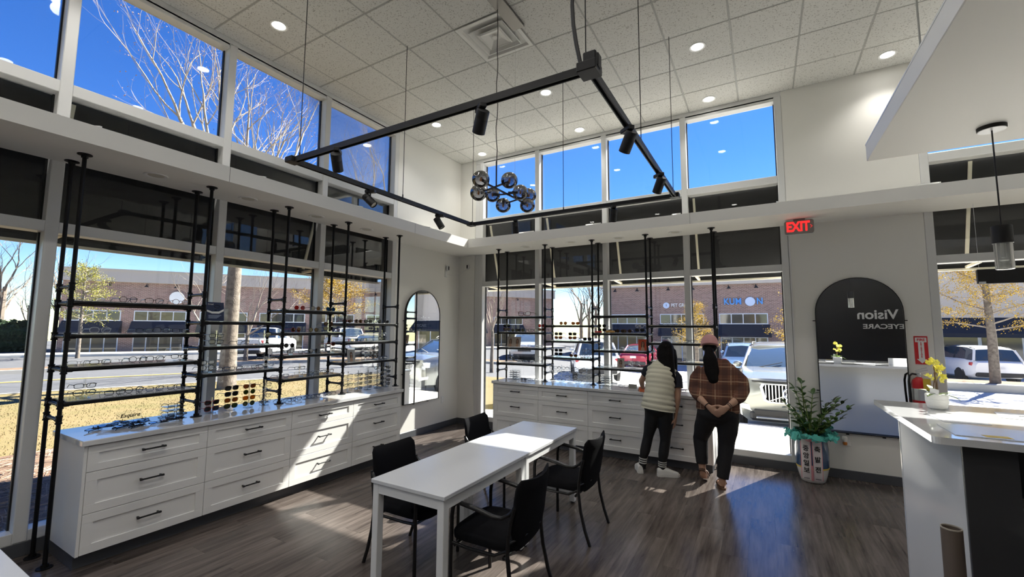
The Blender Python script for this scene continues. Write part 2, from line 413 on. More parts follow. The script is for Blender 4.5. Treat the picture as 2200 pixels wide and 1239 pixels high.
# ---- soffit (light shelf) round the two window walls
sf = struct('soffit', MB().poly_z([(0,YR),(DS,YR),(DS,-DS),(XR,-DS),(XR,0),(0,0)], Z0, Z1), M_soffit, 'white boxed soffit running round both window walls', 'soffit')
for y in (-8.0, -4.285, -1.9): obj('joint', MB().box(DS-.002, DS+.0005, y-.0015, y+.0015, Z0, Z1), M_cabin, sf)
for x in (4.01, 7.6): obj('joint', MB().box(x-.0015, x+.0015, -DS-.0005, -DS+.002, Z0, Z1), M_cabin, sf)
for y in MLY[1:]: obj('bracket', MB().bar((.0, y+.05, 3.26), (DS-.03, y+.05, Z1+.005), .012, .03), M_frame, sf)
for x in MBX[1:]+MRX[:1]: obj('bracket', MB().bar((x-.06, 0, 3.26), (x-.06, -DS+.03, Z1+.005), .012, .03), M_frame, sf)
# ---- floating ceiling cloud over the desk
cl = thing('ceiling_cloud', 'white suspended ceiling panel hanging over the reception desk', 'ceiling panel', (5.443,-2.305,2.90))
obj('panel', MB().box(0, 3.6, -3.2, 0, 0, .125, .004), M_soffit, cl)
obj('edge_trim', MB().box(-.002, .02, -3.2, .002, .118, .128), M_whitemetal, cl)
for (x, y) in ((.25,-.35),(.25,-2.6),(3.2,-.35),(3.2,-2.6)):
    obj('hanger_rod', MB().cyl((x,y,.12),(x,y,HC-2.90), .006, 6), M_tile_edge, cl)
# ================================================================ CEILING FIXTURES
M_lens = mat('lit_lamp_lens', (.95,.95,.92), .4, emit=((1.0,.965,.91), DOWNLIGHT_E))
M_lens_off = mat('unlit_lamp_lens', (.62,.60,.53), .5)
M_trim = mat('white_lamp_trim', (.86,.86,.84), .35)
LAMP = bpy.data.lights.new('downlight_lamp', 'SPOT'); LAMP.spot_size = math.radians(122); LAMP.spot_blend = .9; LAMP.shadow_soft_size = .055; LAMP.energy = DOWNLIGHT_W; LAMP.color = (1.0,.965,.91)
REAR_FILL = LAMP.copy(); REAR_FILL.name = 'rear_fill_lamp'; REAR_FILL.energy = REAR_FILL_W; REAR_FILL.spot_size = math.radians(136)      # stronger unseen lamps, added as fill for the upright surfaces
ring_me = MB().lathe([(.058,0),(.072,-.007),(.082,-.006),(.086,0),(.086,.004),(.058,.004)], 28, closed=True).mesh('trim_ring', M_trim, 40)
lens_me = MB().lathe([(.001,-.003),(.058,-.003),(.058,.002),(.001,.002)], 24).mesh('lens', M_lens)
lens_off_me = MB().lathe([(.001,-.002),(.057,-.002),(.057,.004),(.001,.004)], 24).mesh('lens', M_lens_off)
DL = [(.637,-3.905,'over the cabinets at the camera end'),(4.245,-1.475,'above the two shoppers, second row from the windows'),(6.04,-.30,'beside the bare wall above the wide mirror'),(2.436,-1.457,'straight above the far edge of the track frame'),(4.235,-.255,'close to the end windows, third from the corner'),(.628,-1.457,'beside the upper wall near the fourth window'),(2.428,-.255,'close to the end windows, second from the corner'),(.612,-.215,'tucked in the ceiling corner')]
DL += [(x,y,'added out of view to fill the room with light') for (x,y) in ((2.43,-3.9),(4.24,-3.9),(6.04,-1.46),(7.85,-.3),(7.85,-1.46),(.63,-5.12),(2.43,-5.12),(4.24,-5.12),(.63,-6.34),(2.43,-6.34),(4.24,-6.34),(6.04,-6.34),(7.85,-6.34),(.63,-7.56),(2.43,-7.56),(4.24,-7.56),(6.04,-7.56))]  # unseen downlights, added out of view as fill
for (x,y,lb) in DL:
    t = thing('recessed_ceiling_light', 'lit round recessed ceiling light '+lb, 'ceiling light', (x,y,HC), group='recessed ceiling lights')
    obj('trim_ring', ring_me, None, t); obj('lens', lens_me, None, t)
    lo = bpy.data.objects.new('downlight_lamp', REAR_FILL if y < -5 else LAMP); COL.objects.link(lo); lo.parent = t; lo.location = (0,0,-.07)
SLT = [(.29,-4.682,'first from the pipe rack end'),(.29,-3.914,'second from the pipe rack end'),(.28,-3.13,'third from the pipe rack end'),(.26,-2.374,'fourth from the pipe rack end')]
SLB = [(1.53,-.30,'first from the corner column'),(2.30,-.30,'second from the corner column'),(3.0,-.26,'third from the corner column'),(3.77,-.27,'fourth from the corner column')]
for k,(x,y,lb) in enumerate(SLT+SLB):
    t = thing('soffit_light', 'unlit round light in the soffit over the %s, %s' % ('long cabinets' if k < 4 else 'end windows', lb), 'ceiling light', (x,y,Z0), group='unlit soffit lights')
    obj('trim_ring', ring_me, None, t); obj('lens', lens_off_me, None, t)
# ---- square air diffuser
M_vent = mat('diffuser_white', (.74,.735,.70), .45); M_hole = mat('duct_dark', (.03,.03,.03), .9)
df = thing('air_diffuser', 'square white louvred air diffuser in the ceiling grid', 'air vent', (2.436,-2.676,HC))
def sq(rings):
    m = MB(); m.rings([[(a*sx,a*sy,z) for sx,sy in ((-1,-1),(1,-1),(1,1),(-1,1))] for a,z in rings], False, False); return m
obj('outer_frame', sq([(.298,.0),(.298,-.008),(.262,-.008),(.215,.055),(.21,.05),(.255,0),(.298,0)]), M_vent, df)
obj('middle_cone', sq([(.205,-.012),(.195,-.016),(.15,.05),(.145,.045),(.19,-.012)]), M_vent, df)
obj('inner_cone', sq([(.135,-.014),(.125,-.02),(.09,.03),(.085,.025),(.12,-.014)]), M_vent, df)
obj('centre_pyramid', sq([(.118,-.012),(.112,-.018),(.05,.012),(.001,.02)]), M_vent, df)
obj('duct', MB().box(-.29,.29,-.29,.29,.06,.065), M_hole, df)
obj('button', MB().lathe([(.001,-.004),(.028,-.004),(.028,.012)], 16), M_vent, df)
# ---- black lighting track: a square frame hung on wires
TX0, TX1, TY0, TY1, TZ = 1.52, 4.02, -4.235, -1.775, 3.0
tk = thing('lighting_track', 'black square lighting track frame hung from the ceiling on thin wires', 'track light', (0,0,0))
for (a,b) in (((TX0,TY0),(TX1,TY0)),((TX0,TY1),(TX1,TY1)),((TX0,TY0),(TX0,TY1)),((TX1,TY0),(TX1,TY1))):
    m = MB(); d = (Vector((*b,0))-Vector((*a,0))).normalized(); sd = Vector((d.y,-d.x,0))
    A = Vector((*a,TZ)); B = Vector((*b,TZ))
    m.bar(A+Vector((0,0,.016)), B+Vector((0,0,.016)), .036, .012)
    for sg in (-1,1): m.bar(A+sd*.0145*sg-Vector((0,0,.004)), B+sd*.0145*sg-Vector((0,0,.004)), .007, .030)
    m.bar(A+Vector((0,0,.002)), B+Vector((0,0,.002)), .008, .012)
    obj('rail', m, M_blackm, tk)
for (x,y) in ((TX0,TY0),(TX0,TY1),(TX1,TY1)):
    obj('corner_joint', MB().box(x-.045,x+.045,y-.045,y+.045,TZ-.02,TZ+.026,.004), M_blackm, tk)
fb = MB().box(TX1-.06,TX1+.045,TY0-.045,TY0+.06,TZ-.022,TZ+.03,.004); fb.box(TX1-.03,TX1+.04,TY0-.03,TY0+.05,TZ+.03,TZ+.085,.006); fb.box(TX1+.01,TX1+.052,TY0-.02,TY0+.03,TZ+.0,TZ+.07,.004)
obj('feed_box', fb, M_blackm, tk)
pts = []
for i in range(15):
    z = TZ+.05+(HC-TZ-.05)*i/14; a = 0 if i > 6 else .045*math.sin(PI*i/6)
    pts.append((TX1-.055-a, TY0+.01, z))
obj('feed_cable', MB().tube(pts, .011, 7), M_blackm, tk, smooth=60)
obj('feed_cable', MB().tube([(p[0]+.022,p[1]-.012,p[2]) for p in pts[5:]], .009, 7), M_blackm, tk, smooth=60)
for (x,y) in ((1.60,-4.235),(TX0+.02,-3.03),(TX0+.01,TY1+.01),(TX1,-3.156),(2.81,TY1),(TX1-.01,TY1-.02),(TX1-.03,TY0+.02)):
    obj('wire', MB().cyl((x,y,TZ),(x,y,HC), .0035, 5), M_blackm, tk)
    obj('wire_clamp', MB().cyl((x,y,TZ+.018),(x,y,TZ+.05), .007, 6), M_blackm, tk)
def spot(x, y, ang, tilt, lb):
    t = thing('track_spotlight', 'black cylinder spotlight on the track, '+lb, 'spotlight', (x,y,TZ-.018), ang, group='track spotlights')
    obj('adapter', MB().box(-.022,.022,-.05,.05,-.028,.002,.004), M_blackm, t)
    obj('stem', MB().cyl((0,0,-.028),(0,0,-.085), .008, 8), M_blackm, t)
    M = Matrix.Translation((0,0,-.105)) @ Matrix.Rotation(tilt, 4, 'X')
    h = MB().lathe([(.001,.075),(.036,.075),(.0385,.070),(.0385,.03),(.0375,.028),(.0385,.026),(.0385,-.06),(.034,-.062),(.030,-.05),(.001,-.045)], 20, M=M)
    obj('head', h, M_blackm, t, smooth=40)
    obj('lens', MB().lathe([(.001,-.0455),(.029,-.0505),(.029,-.052),(.001,-.047)], 16, M=M), M_lens_off, t)
spot(3.34,TY0,.9,.75,'in the middle of the rail closest to the camera')
spot(2.06,TY0,.7,.8,'near the window end of the closest rail')
spot(TX0,-3.44,-1.2,.8,'on the rail beside the cabinets, first')
spot(TX0,-2.41,-1.0,.55,'on the rail beside the cabinets, second')
spot(2.18,TY1,.35,.35,'on the far rail next to the globe chandelier')
spot(3.39,TY1,.5,.5,'on the far rail above the pipe shelves')
spot(TX1,-3.53,.9,.7,'high on the rail over the shoppers')
spot(TX1,-2.55,.8,.65,'low on the rail over the shoppers')
# ---- globe chandelier
def smoke_glass():
    m = bpy.data.materials.new('smoked_mirror_glass'); m.use_nodes = True; N = m.node_tree.nodes; L = m.node_tree.links; N.remove(N['Principled BSDF'])
    tc = N.new('ShaderNodeTexCoord'); sp = N.new('ShaderNodeSeparateXYZ'); L.new(tc.outputs['Object'], sp.inputs[0])
    mr = N.new('ShaderNodeMapRange'); mr.inputs['From Min'].default_value = -.03; mr.inputs['From Max'].default_value = .06; mr.inputs['To Min'].default_value = .10; mr.inputs['To Max'].default_value = .85
    L.new(sp.outputs[2], mr.inputs[0])
    lw = N.new('ShaderNodeLayerWeight'); lw.inputs[0].default_value = .35
    ad = N.new('ShaderNodeMath'); ad.operation = 'ADD'; ad.use_clamp = True; L.new(mr.outputs[0], ad.inputs[0]); L.new(lw.outputs['Fresnel'], ad.inputs[1])
    tr = N.new('ShaderNodeBsdfTransparent'); tr.inputs[0].default_value = (.66,.66,.68,1)
    gl = N.new('ShaderNodeBsdfGlossy'); gl.inputs['Roughness'].default_value = .02; gl.inputs[0].default_value = (.50,.49,.48,1)
    nz = N.new('ShaderNodeTexNoise'); nz.inputs['Scale'].default_value = 14; bp = N.new('ShaderNodeBump'); bp.inputs['Strength'].default_value = .35; bp.inputs['Distance'].default_value = .02
    L.new(tc.outputs['Object'], nz.inputs[0]); L.new(nz.outputs[0], bp.inputs['Height']); L.new(bp.outputs[0], gl.inputs['Normal'])
    mx = N.new('ShaderNodeMixShader'); L.new(ad.outputs[0], mx.inputs[0]); L.new(tr.outputs[0], mx.inputs[1]); L.new(gl.outputs[0], mx.inputs[2]); L.new(mx.outputs[0], N['Material Output'].inputs[0])
    return m
M_smoke = smoke_glass(); M_bulb = mat('amber_bulb', (.30,.14,.06), .2, emit=((1,.45,.15),.05))
CX, CY, CZ = 2.68, -3.014, 2.941
ch = thing('globe_chandelier', 'black rod chandelier with eight smoked glass globes', 'chandelier', (CX,CY,CZ))
GL = [(2.70,-3.292,2.934),(2.829,-3.03,2.982),(2.567,-3.132,2.881),(2.775,-2.73,2.965),(2.719,-2.45,3.02),(2.44,-2.70,3.00),(2.551,-2.677,2.882),(2.735,-2.513,2.898)]
GL = [(a-CX,b-CY,c-CZ) for a,b,c in GL]
gm = MB().ell((0,0,0), .076,.076,.073, 24, 14).mesh('globe', M_smoke, 60)
soc = MB().ell((0,0,0), .010,.010,.020, 10, 6).mesh('bulb', M_bulb, 60)
F1 = (0.02,.36,-.0)
bars = [((.02,-.22,-.02),(.0,.49,-.0)),((-.10,-.08,-.045),(.12,.0,.035)),((-.09,.33,-.045),(.06,.50,.05)),((-.20,.30,.045),(.06,.27,.02))]
for a,b in bars: obj('arm', MB().bar(a,b,.014,.014), M_blackm, ch)
for g in GL:
    k = obj('globe', gm, None, ch, loc=g); obj('bulb', soc, None, k)
    dirv = (Vector((0,.14,0))-Vector(g)); dirv.normalize()
    obj('socket', MB().cyl(Vector(g)+dirv*.03, Vector(g)+dirv*.085, .014, 10), M_blackm, ch)
    if Vector(g).length > 0: obj('arm', MB().cyl(Vector(g)+dirv*.08, Vector(g)+dirv*.13, .007, 8), M_blackm, ch)
obj('stem', MB().cyl((.02,-.03,-.01),(.02,-.03,.24), .007, 8), M_blackm, ch)
obj('cord', MB().tube([(.02+.006*math.sin(i*1.7),-.03+.005*math.cos(i*1.3),.24+(HC-.03-CZ-.24)*i/14) for i in range(15)], .004, 5), M_blackm, ch)
obj('wire', MB().cyl((.03,.29,.02),(.03,.29,HC-CZ-.02), .0012, 4), M_tile_edge, ch)
M_brush = mat('brushed_dark_steel', (.20,.19,.18), .3, metal=.9)
obj('canopy', MB().box(-.01,.12,-.70,.31,HC-CZ-.035,HC-CZ,.004), M_brush, ch)
# ---- pendant by the desk
M_bubble = glassmat('bubble_glass', (.86,.87,.86), 1.6, rough=.12, dark=((.8,.8,.78),.25))
pn = thing('pendant_light', 'black pendant light with a bubbled glass cylinder over the desk', 'pendant light', (5.983,-2.635,2.90))
obj('canopy', MB().lathe([(.001,-.022),(.062,-.022),(.065,-.018),(.065,0),(.001,0)], 28), M_blackm, pn, smooth=40)
obj('canopy_face', MB().lathe([(.001,-.0245),(.060,-.0245),(.061,-.0225),(.001,-.0225)], 28), M_whitemetal, pn)
obj('cord', MB().cyl((0,0,-.02),(0,0,-.615), .004, 7), M_blackm, pn)
obj('cap', MB().lathe([(.001,-.61),(.043,-.61),(.045,-.615),(.045,-.715),(.001,-.715)], 24), M_blackm, pn, smooth=40)
obj('glass_cylinder', MB().lathe([(.040,-.715),(.040,-.868),(.036,-.87),(.028,-.868),(.028,-.715)], 24, closed=True), M_bubble, pn, smooth=40)
obj('lamp_core', MB().cyl((0,0,-.715),(0,0,-.80), .012, 10), M_white, pn)
# ---- exit sign
M_exitg = mat('exit_sign_grey', (.30,.30,.28), .45); M_exitr = mat('exit_red_led', (.85,.03,.03), .4, emit=((1,.03,.03), .7))
ex = thing('exit_sign', 'grey ceiling-hung EXIT sign with red letters and arrow', 'exit sign', (5.142,-.31,Z0))
def rrect(w, h, r, n=5):
    p = []
    for cx_, cy_, a0 in ((w/2-r,h/2-r,0),(-w/2+r,h/2-r,90),(-w/2+r,-h/2+r,180),(w/2-r,-h/2+r,270)):
        for i in range(n+1): a = math.radians(a0+90*i/n); p.append((cx_+r*math.cos(a), cy_+r*math.sin(a)))
    return p
obj('body', MB().poly_y([(x,z-.095) for x,z in rrect(.285,.158,.024)], -.018, .018), M_exitg, ex)
obj('rim', MB().poly_y([(x,z-.098) for x,z in rrect(.292,.164,.026)], .002, .024), M_white, ex)
obj('mount', MB().box(-.055,.06,-.03,.03,-.022,0,.003), M_brush, ex)
text('letters', 'EXIT', .155, M_exitr, ex, (-.012,-.0195,-.095), (PI/2,0,0), depth=.0015, bold=.006, sx=.72)
ar = MB(); ar.bar((.108,-.0195,-.078),(.126,-.0195,-.096),.003,.008,up=(0,1,0)); ar.bar((.126,-.0195,-.096),(.108,-.0195,-.114),.003,.008,up=(0,1,0))
obj('arrow', ar, M_exitr, ex)
# ---- two little wall cameras in the corner with their cable
wc = thing('security_camera', 'small white security camera on the wall beside the corner, aimed out', 'security camera', (0,-.389,2.683))
obj('mount', MB().box(0,.01,-.03,.03,-.14,-.02,.003), M_white, wc); obj('body', MB().box(.02,.06,-.022,.022,-.03,.06,.008), M_white, wc); obj('lens', MB().box(.06,.064,-.013,.013,-.02,.045), M_blackm, wc)
obj('arm', MB().cyl((.005,0,-.04),(.04,0,-.01),.006,6), M_white, wc)
wc = thing('security_camera', 'small white security camera on the corner column', 'security camera', (.215,0,2.742))
obj('body', MB().box(-.02,.02,-.06,-.02,-.03,.05,.008), M_white, wc); obj('lens', MB().box(-.013,.013,-.064,-.06,-.018,.04), M_blackm, wc); obj('arm', MB().cyl((0,0,0),(0,-.03,0),.008,6), M_white, wc)
tag(obj('camera_cable', MB().tube([(.006,-.37,2.60),(.008,-.25,2.585),(.012,-.1,2.60),(.02,-.012,2.63),(.1,-.008,2.68),(.2,-.008,2.735)], .0025, 5), M_white), 'thin white cable linking the two corner cameras', 'cable')
# ================================================================ CABINETS AND WORKTOPS
CF = .640     # cabinet front plane
def drawer(parent, w, z0, z1, fn):
    """shaker drawer front: u 0..w along the run; fn maps (u, depth outwards, z) -> local"""
    g = .0018; rail = .062; h = z1-z0
    def bx(m, u0, u1, d0, d1, a0, a1, b=.0):
        p = [fn(u0,d0,a0), fn(u1,d1,a1)]
        return m.box(p[0][0],p[1][0],p[0][1],p[1][1],p[0][2],p[1][2],b)
    m = MB(); r2 = min(rail, h*.30)
    bx(m, g, w-g, 0, .020, z0+g, z0+r2, .0015); bx(m, g, w-g, 0, .020, z1-r2, z1-g, .0015)
    bx(m, g, rail, 0, .020, z0+r2, z1-r2, .0); bx(m, w-rail, w-g, 0, .020, z0+r2, z1-r2, .0)
    bx(m, rail, w-rail, 0, .011, z0+r2, z1-r2)
    d = obj('drawer', m, M_cab, parent)
    zc = (z0+z1)/2 + (.0 if h < .2 else .012); L = .072
    hm = MB()
    bx(hm, w/2-L, w/2+L, .040, .050, zc-.0055, zc+.0055, .002)
    for s in (-1,1): bx(hm, w/2+s*L*.86-.006, w/2+s*L*.86+.006, .011, .042, zc-.0055, zc+.0055, .0015)
    for s in (-1,1): bx(hm, w/2+s*L*.92-.010, w/2+s*L*.92+.010, .036, .052, zc-.007, zc+.007, .002)
    obj('handle', hm, M_blackm, d)
    return d
ZD = [.102,.371,.653,.832]
LY = [-5.062,-4.306,-3.549,-2.798,-2.045]
ordn = ['first','second','third','fourth','fifth','sixth','seventh','eighth','ninth','tenth','eleventh','twelfth']
for i in range(4):
    w_ = LY[i+1]-LY[i]
    t = thing('drawer_cabinet', 'white three-drawer cabinet in the long run, %s from the narrow mirror' % ordn[3-i], 'cabinet', (0,LY[i],0), group='drawer cabinets under the long window run')
    b = MB().box(.05,CF-.022,.0005,w_-.0005,.100,.838)
    obj('body', b, M_cab, t)
    obj('toe_kick', MB().box(.08,CF-.075,0,w_,0,.100), M_base, t)
    obj('reveal', MB().box(CF-.022,CF-.0195,.002,w_-.002,.103,.836), M_cabin, t)
    if i == 0: obj('end_panel', MB().box(.05,CF-.001,-.019,0,.100,.838,.002), M_cab, t); obj('end_kick', MB().box(.06,CF-.070,-.008,0,0,.100), M_base, t)
    for k in range(3): drawer(t, w_, ZD[k], ZD[k+1], lambda u,d,z: (CF-.020+d, u, z))
BX = [1.172,1.915,2.658,3.408,4.158]
for i in range(4):
    w_ = BX[i+1]-BX[i]
    t = thing('drawer_cabinet', 'white three-drawer cabinet under the end windows, %s from the corner' % ordn[i], 'cabinet', (BX[i],0,0), group='drawer cabinets under the end windows')
    obj('body', MB().box(.0005,w_-.0005,-(CF-.022),-.05,.100,.838), M_cab, t)
    obj('toe_kick', MB().box(0,w_,-(CF-.075),-.08,0,.100), M_base, t)
    obj('reveal', MB().box(.002,w_-.002,-(CF-.0195),-(CF-.022),.103,.836), M_cabin, t)
    if i == 0: obj('end_panel', MB().box(-.019,0,-(CF-.001),-.05,.100,.838,.002), M_cab, t)
    if i == 3: obj('end_panel', MB().box(w_,w_+.019,-(CF-.001),-.05,.100,.838,.002), M_cab, t)
    for k in range(3): drawer(t, w_, ZD[k], ZD[k+1], lambda u,d,z: (u, -(CF-.020+d), z))
CT = .876
tag(obj('worktop', MB().box(.045,.662,-5.10,-2.02,.838,CT,.004), M_quartz), 'long white quartz worktop on the drawer run below the side windows', 'worktop')
tag(obj('worktop', MB().box(1.135,4.195,-.662,-.045,.838,CT,.004), M_quartz), 'white quartz worktop on the drawer cabinets below the end windows', 'worktop')
# ================================================================ PIPE RACKS
RZ = [[1.835,1.59,1.35,1.105],[1.70,1.47,1.225]]
PR = .0135
fit_me = MB().lathe([(.0185,-.030),(.0205,-.028),(.0205,-.020),(.0175,-.018),(.0175,.018),(.0205,.020),(.0205,.028),(.0185,.030)], 12).mesh('tee_fitting', M_black, 40)
flange_me = MB().lathe([(.001,0),(.044,0),(.044,.006),(.022,.009),(.020,.028),(.001,.028)], 18).mesh('flange', M_black, 40)
SHELVES = []
def rack(name, label, stations, P, foot):
    """stations: coordinate along the run; P(u, d) -> (x,y) with d the distance from the glass"""
    t = thing(name, label, 'shelving')
    D = (.372,.10)
    sets = [sorted({z for b in (i-1,i) if 0 <= b < len(stations)-1 for z in RZ[b % 2]}) for i in range(len(stations))]
    for i, u in enumerate(stations):
        for d in D:
            x, y = P(u,d); zf = foot(i)
            po = obj('pole', MB().cyl((x,y,zf),(x,y,Z0), PR, 12), M_black, t, smooth=40)
            obj('flange', flange_me, None, po, loc=(x,y,zf)); obj('flange', flange_me, None, po, loc=(x,y,Z0), rot=(PI,0,0))
            for z in sets[i]+[1.955,1.0]: obj('tee_fitting', fit_me, None, po, loc=(x,y,z))
        for z in (1.955,1.0)+tuple(sets[i]):
            a, b = P(u,D[0]), P(u,D[1])
            obj('cross_pipe', MB().cyl((*a,z),(*b,z), PR*.9, 10), M_black, t, smooth=40)
            for q, s in ((D[0]-.03,1),(D[1]+.03,-1)): obj('collar', MB().cyl((*P(u,q+.015*s),z),(*P(u,q-.015*s),z), .0175, 10), M_black, t, smooth=40)
    for i in range(len(stations)-1):
        for z in RZ[i % 2]:
            for d in D:
                a, b = P(stations[i],d), P(stations[i+1],d)
                r = obj('rail', MB().cyl((*a,z),(*b,z), PR, 12), M_black, t, smooth=40)
                for u0, u1 in ((stations[i]+.012,stations[i]+.045),(stations[i+1]-.045,stations[i+1]-.012)): obj('collar', MB().cyl((*P(u0,d),z),(*P(u1,d),z), .0175, 10), M_black, r, smooth=40)
            x0, y0 = P(stations[i]+.025, .085); x1, y1 = P(stations[i+1]-.025, .388)
            obj('shelf_panel', MB().box(x0,x1,y0,y1,z+PR,z+PR+.008,.001), M_shelfg, t)
            SHELVES.append((name, i, z+PR+.0085, stations[i], stations[i+1], P))
    return t
LS = [-5.155,-4.283,-3.525,-2.752,-1.885]
rack('pipe_rack', 'black iron pipe shelving standing along the side windows', LS, lambda u,d: (d,u), lambda i: 0.0 if i == 0 else CT if i < 5 else CT)
BS = [1.033,1.870,2.624,3.388,4.212]
rack('pipe_rack', 'black iron pipe shelving standing before the end windows', BS, lambda u,d: (u,-d+.055), lambda i: 0.0 if i in (0,4) else CT)
# ================================================================ ARCHED MIRRORS
M_mirror = mat('silvered_mirror', (.93,.94,.94), .0, metal=1.0)
def arch(w, h, n=24):
    r = w/2; p = [(-r,0),(r,0)]
    for i in range(n+1): a = PI*i/n; p.append((r*math.cos(a), h-r+r*math.sin(a)))
    return p
def arched_mirror(label, loc, rotz, w, h):
    t = thing('arched_mirror', label, 'mirror', loc, rotz)
    obj('glass', MB().poly_y(arch(w-.012,h-.012), -.030, -.008), M_mirror, t).location = (0,0,.006)
    o_, i_ = arch(w,h), [(x*(w-.016)/w, .008+z*(h-.016)/h) for x,z in arch(w,h)]
    m = MB(); R = []
    for (ox,oz),(ix,iz) in zip(o_,i_): R.append([(ox,-.005,oz),(ox,-.036,oz),(ix,-.036,iz),(ix,-.005,iz)])
    m.rings(R, True); obj('frame', m, M_blackm, t)
    obj('backing', MB().poly_y(arch(w-.01,h-.01), -.007, 0), M_blackm, t)
    for x,z in ((-w/2-.012,h*.72),(w/2+.012,h*.72),(-w/2-.012,h*.26),(-w*.2,-.012),(w*.2,-.012)): obj('clip', MB().box(x-.014,x+.014,-.022,0,z-.005,z+.005), M_blackm, t)
arched_mirror('narrow arched black-framed mirror on the wall beside the corner', (0,-.965,.508), -PI/2*-1, .81, 1.757)
arched_mirror('wide arched black-framed mirror above the potted plant', (5.672,0,.508), 0, .80, 1.762)
# ================================================================ AWNINGS OUTSIDE THE WINDOWS
M_awn = mat('black_awning_fabric', (.016,.016,.017), .85, bump=(300,.1))
M_strut = mat('pale_awning_steel', (.86,.80,.64), .5)
def awning(label, a, b, marks, Q):
    """Q(u, d, z) -> world; a..b along the wall"""
    t = thing('awning', label, 'awning')
    def slab(u0, u1, prof0, prof1, nm, m):
        mb = MB(); n_ = len(prof0)
        mb.add([Q(u0,d,z) for d,z in prof0]+[Q(u1,d,z) for d,z in prof1], [tuple(range(n_-1,-1,-1)), tuple(range(n_,2*n_))]+[(j,(j+1)%n_,n_+(j+1)%n_,n_+j) for j in range(n_)])
        return obj(nm, mb, m, t)
    pr = [(.165,3.56),(.52,2.42),(.52,2.375),(.505,2.375),(.505,2.415),(.15,3.55)]
    e = sorted(marks)
    for k in range(len(e)-1): slab(e[k]+.001, e[k+1]-.001, pr, pr, 'canopy_panel', M_awn)
    for u in marks[1:-1]:
        obj('rafter', MB().bar(Q(u,.155,3.50), Q(u,.49,2.43), .028,.028), M_strut, t)
        obj('arm', MB().bar(Q(u,.14,2.40), Q(u,.50,2.385), .028,.028), M_strut, t)
    obj('front_bar', MB().bar(Q(a,.495,2.36), Q(b,.495,2.36), .025,.025), M_strut, t)
    for u in (a,b): slab(u-.004, u+.004, [(.165,3.54),(.51,2.42),(.165,2.42)], [(.165,3.54),(.51,2.42),(.165,2.42)], 'side_panel', M_awn)
awning('black fabric awning over the windows on the lawn side', -8.9, -1.45, [-8.9,-7.5,-6.3,-5.12,-3.92,-2.75,-1.45], lambda u,d,z: (-d,u,z))
awning('black fabric awning over the end windows', .30, 5.18, [.30,.56,1.68,2.82,3.96,5.18], lambda u,d,z: (u,d,z))
awning('black fabric awning over the windows past the wide mirror', 6.15, 9.8, [6.15,6.75,7.9,9.8], lambda u,d,z: (u,d,z))
# ================================================================ GROUND OUTSIDE
def sst(a, b, x): t = min(1, max(0, (x-a)/(b-a))); return t*t*(3-2*t)
def gz(x, y): return -.17 - .35*sst(3.0, 17, y)*sst(-13, -4, x) - .25*sst(2.9, 3.8, y)*sst(-3, -1, x)
M_asph = mat('asphalt', (.083,.084,.088), .85, noise=(3.5,(.066,.067,.071),.7), bump=(60,.2))
M_conc = mat('pale_concrete', (.70,.655,.56), .85, noise=(1.2,(.60,.56,.48),.5))
M_lot = mat('pale_lot_paving', (.56,.55,.52), .85, noise=(.8,(.47,.46,.435),.6))
M_grass = mat('dormant_lawn', (.165,.115,.050), .95, noise=(1.1,(.105,.090,.027),1.0), bump=(40,.9))
M_mulch_shaded = mat('shaded_pine_straw_mulch', (.20,.12,.075), .95, noise=(18,(.055,.035,.025),1.0,(1,.35,1)), bump=(60,1.0))
M_curb = mat('curb_concrete', (.34,.325,.295), .85)
M_tanb = mat('tan_mulch', (.17,.11,.065), .95, noise=(8,(.10,.065,.04),.9))
M_line = mat('white_road_paint', (.80,.80,.78), .7); M_yline = mat('yellow_road_paint', (.75,.55,.15), .7)
g = MB(); S = 2.0; X0, X1, Y0, Y1 = -70, 50, -40, 80; NX, NY = int((X1-X0)/S), int((Y1-Y0)/S)
vs = [(X0+S*i, Y0+S*j, gz(X0+S*i, Y0+S*j)-.02) for j in range(NY+1) for i in range(NX+1)]
g.v = vs
for j in range(NY):
    for i in range(NX):
        x, y = X0+S*(i+.5), Y0+S*(j+.5)
        if -1 < x < 10.5 and -10 < y < 0: continue
        g.f.append((j*(NX+1)+i, j*(NX+1)+i+1, (j+1)*(NX+1)+i+1, (j+1)*(NX+1)+i)); g.mi.append(1 if (x > -5 and y > 2) else 0)
struct('ground', g, [M_asph, M_lot], 'asphalt road and pale parking lot outside', 'ground', smooth=80)
def patch(name, poly, zt, m, label, cat, thick=.3):
    return struct(name, MB().poly_z(poly, zt-thick, zt), m, label, cat)
near_edge = [(-15.5,-16),(-13.6,-5),(-12.6,-2.2),(-11.5,.6),(-9.3,5.4),(-7.0,7.4),(-3.4,7.6),(-1.4,6.2),(-.7,3.3)]
lawn = patch('lawn', [(-4.4,-16)]+near_edge[::1]+[(-2.0,.6),(-4.4,-.4)], -.15, M_grass, 'dry yellow-green lawn outside the side windows', 'lawn')
patch('planting_bed', [(-.17,-16),(-.17,.6),(-2.0,.6),(-4.4,-.4),(-4.4,-16)][::-1], -.13, M_mulch_shaded, 'pine straw bed by the shop wall, darkened like the shop shadow', 'planting bed')  # straw coloured dark as far as the shop shadow reaches
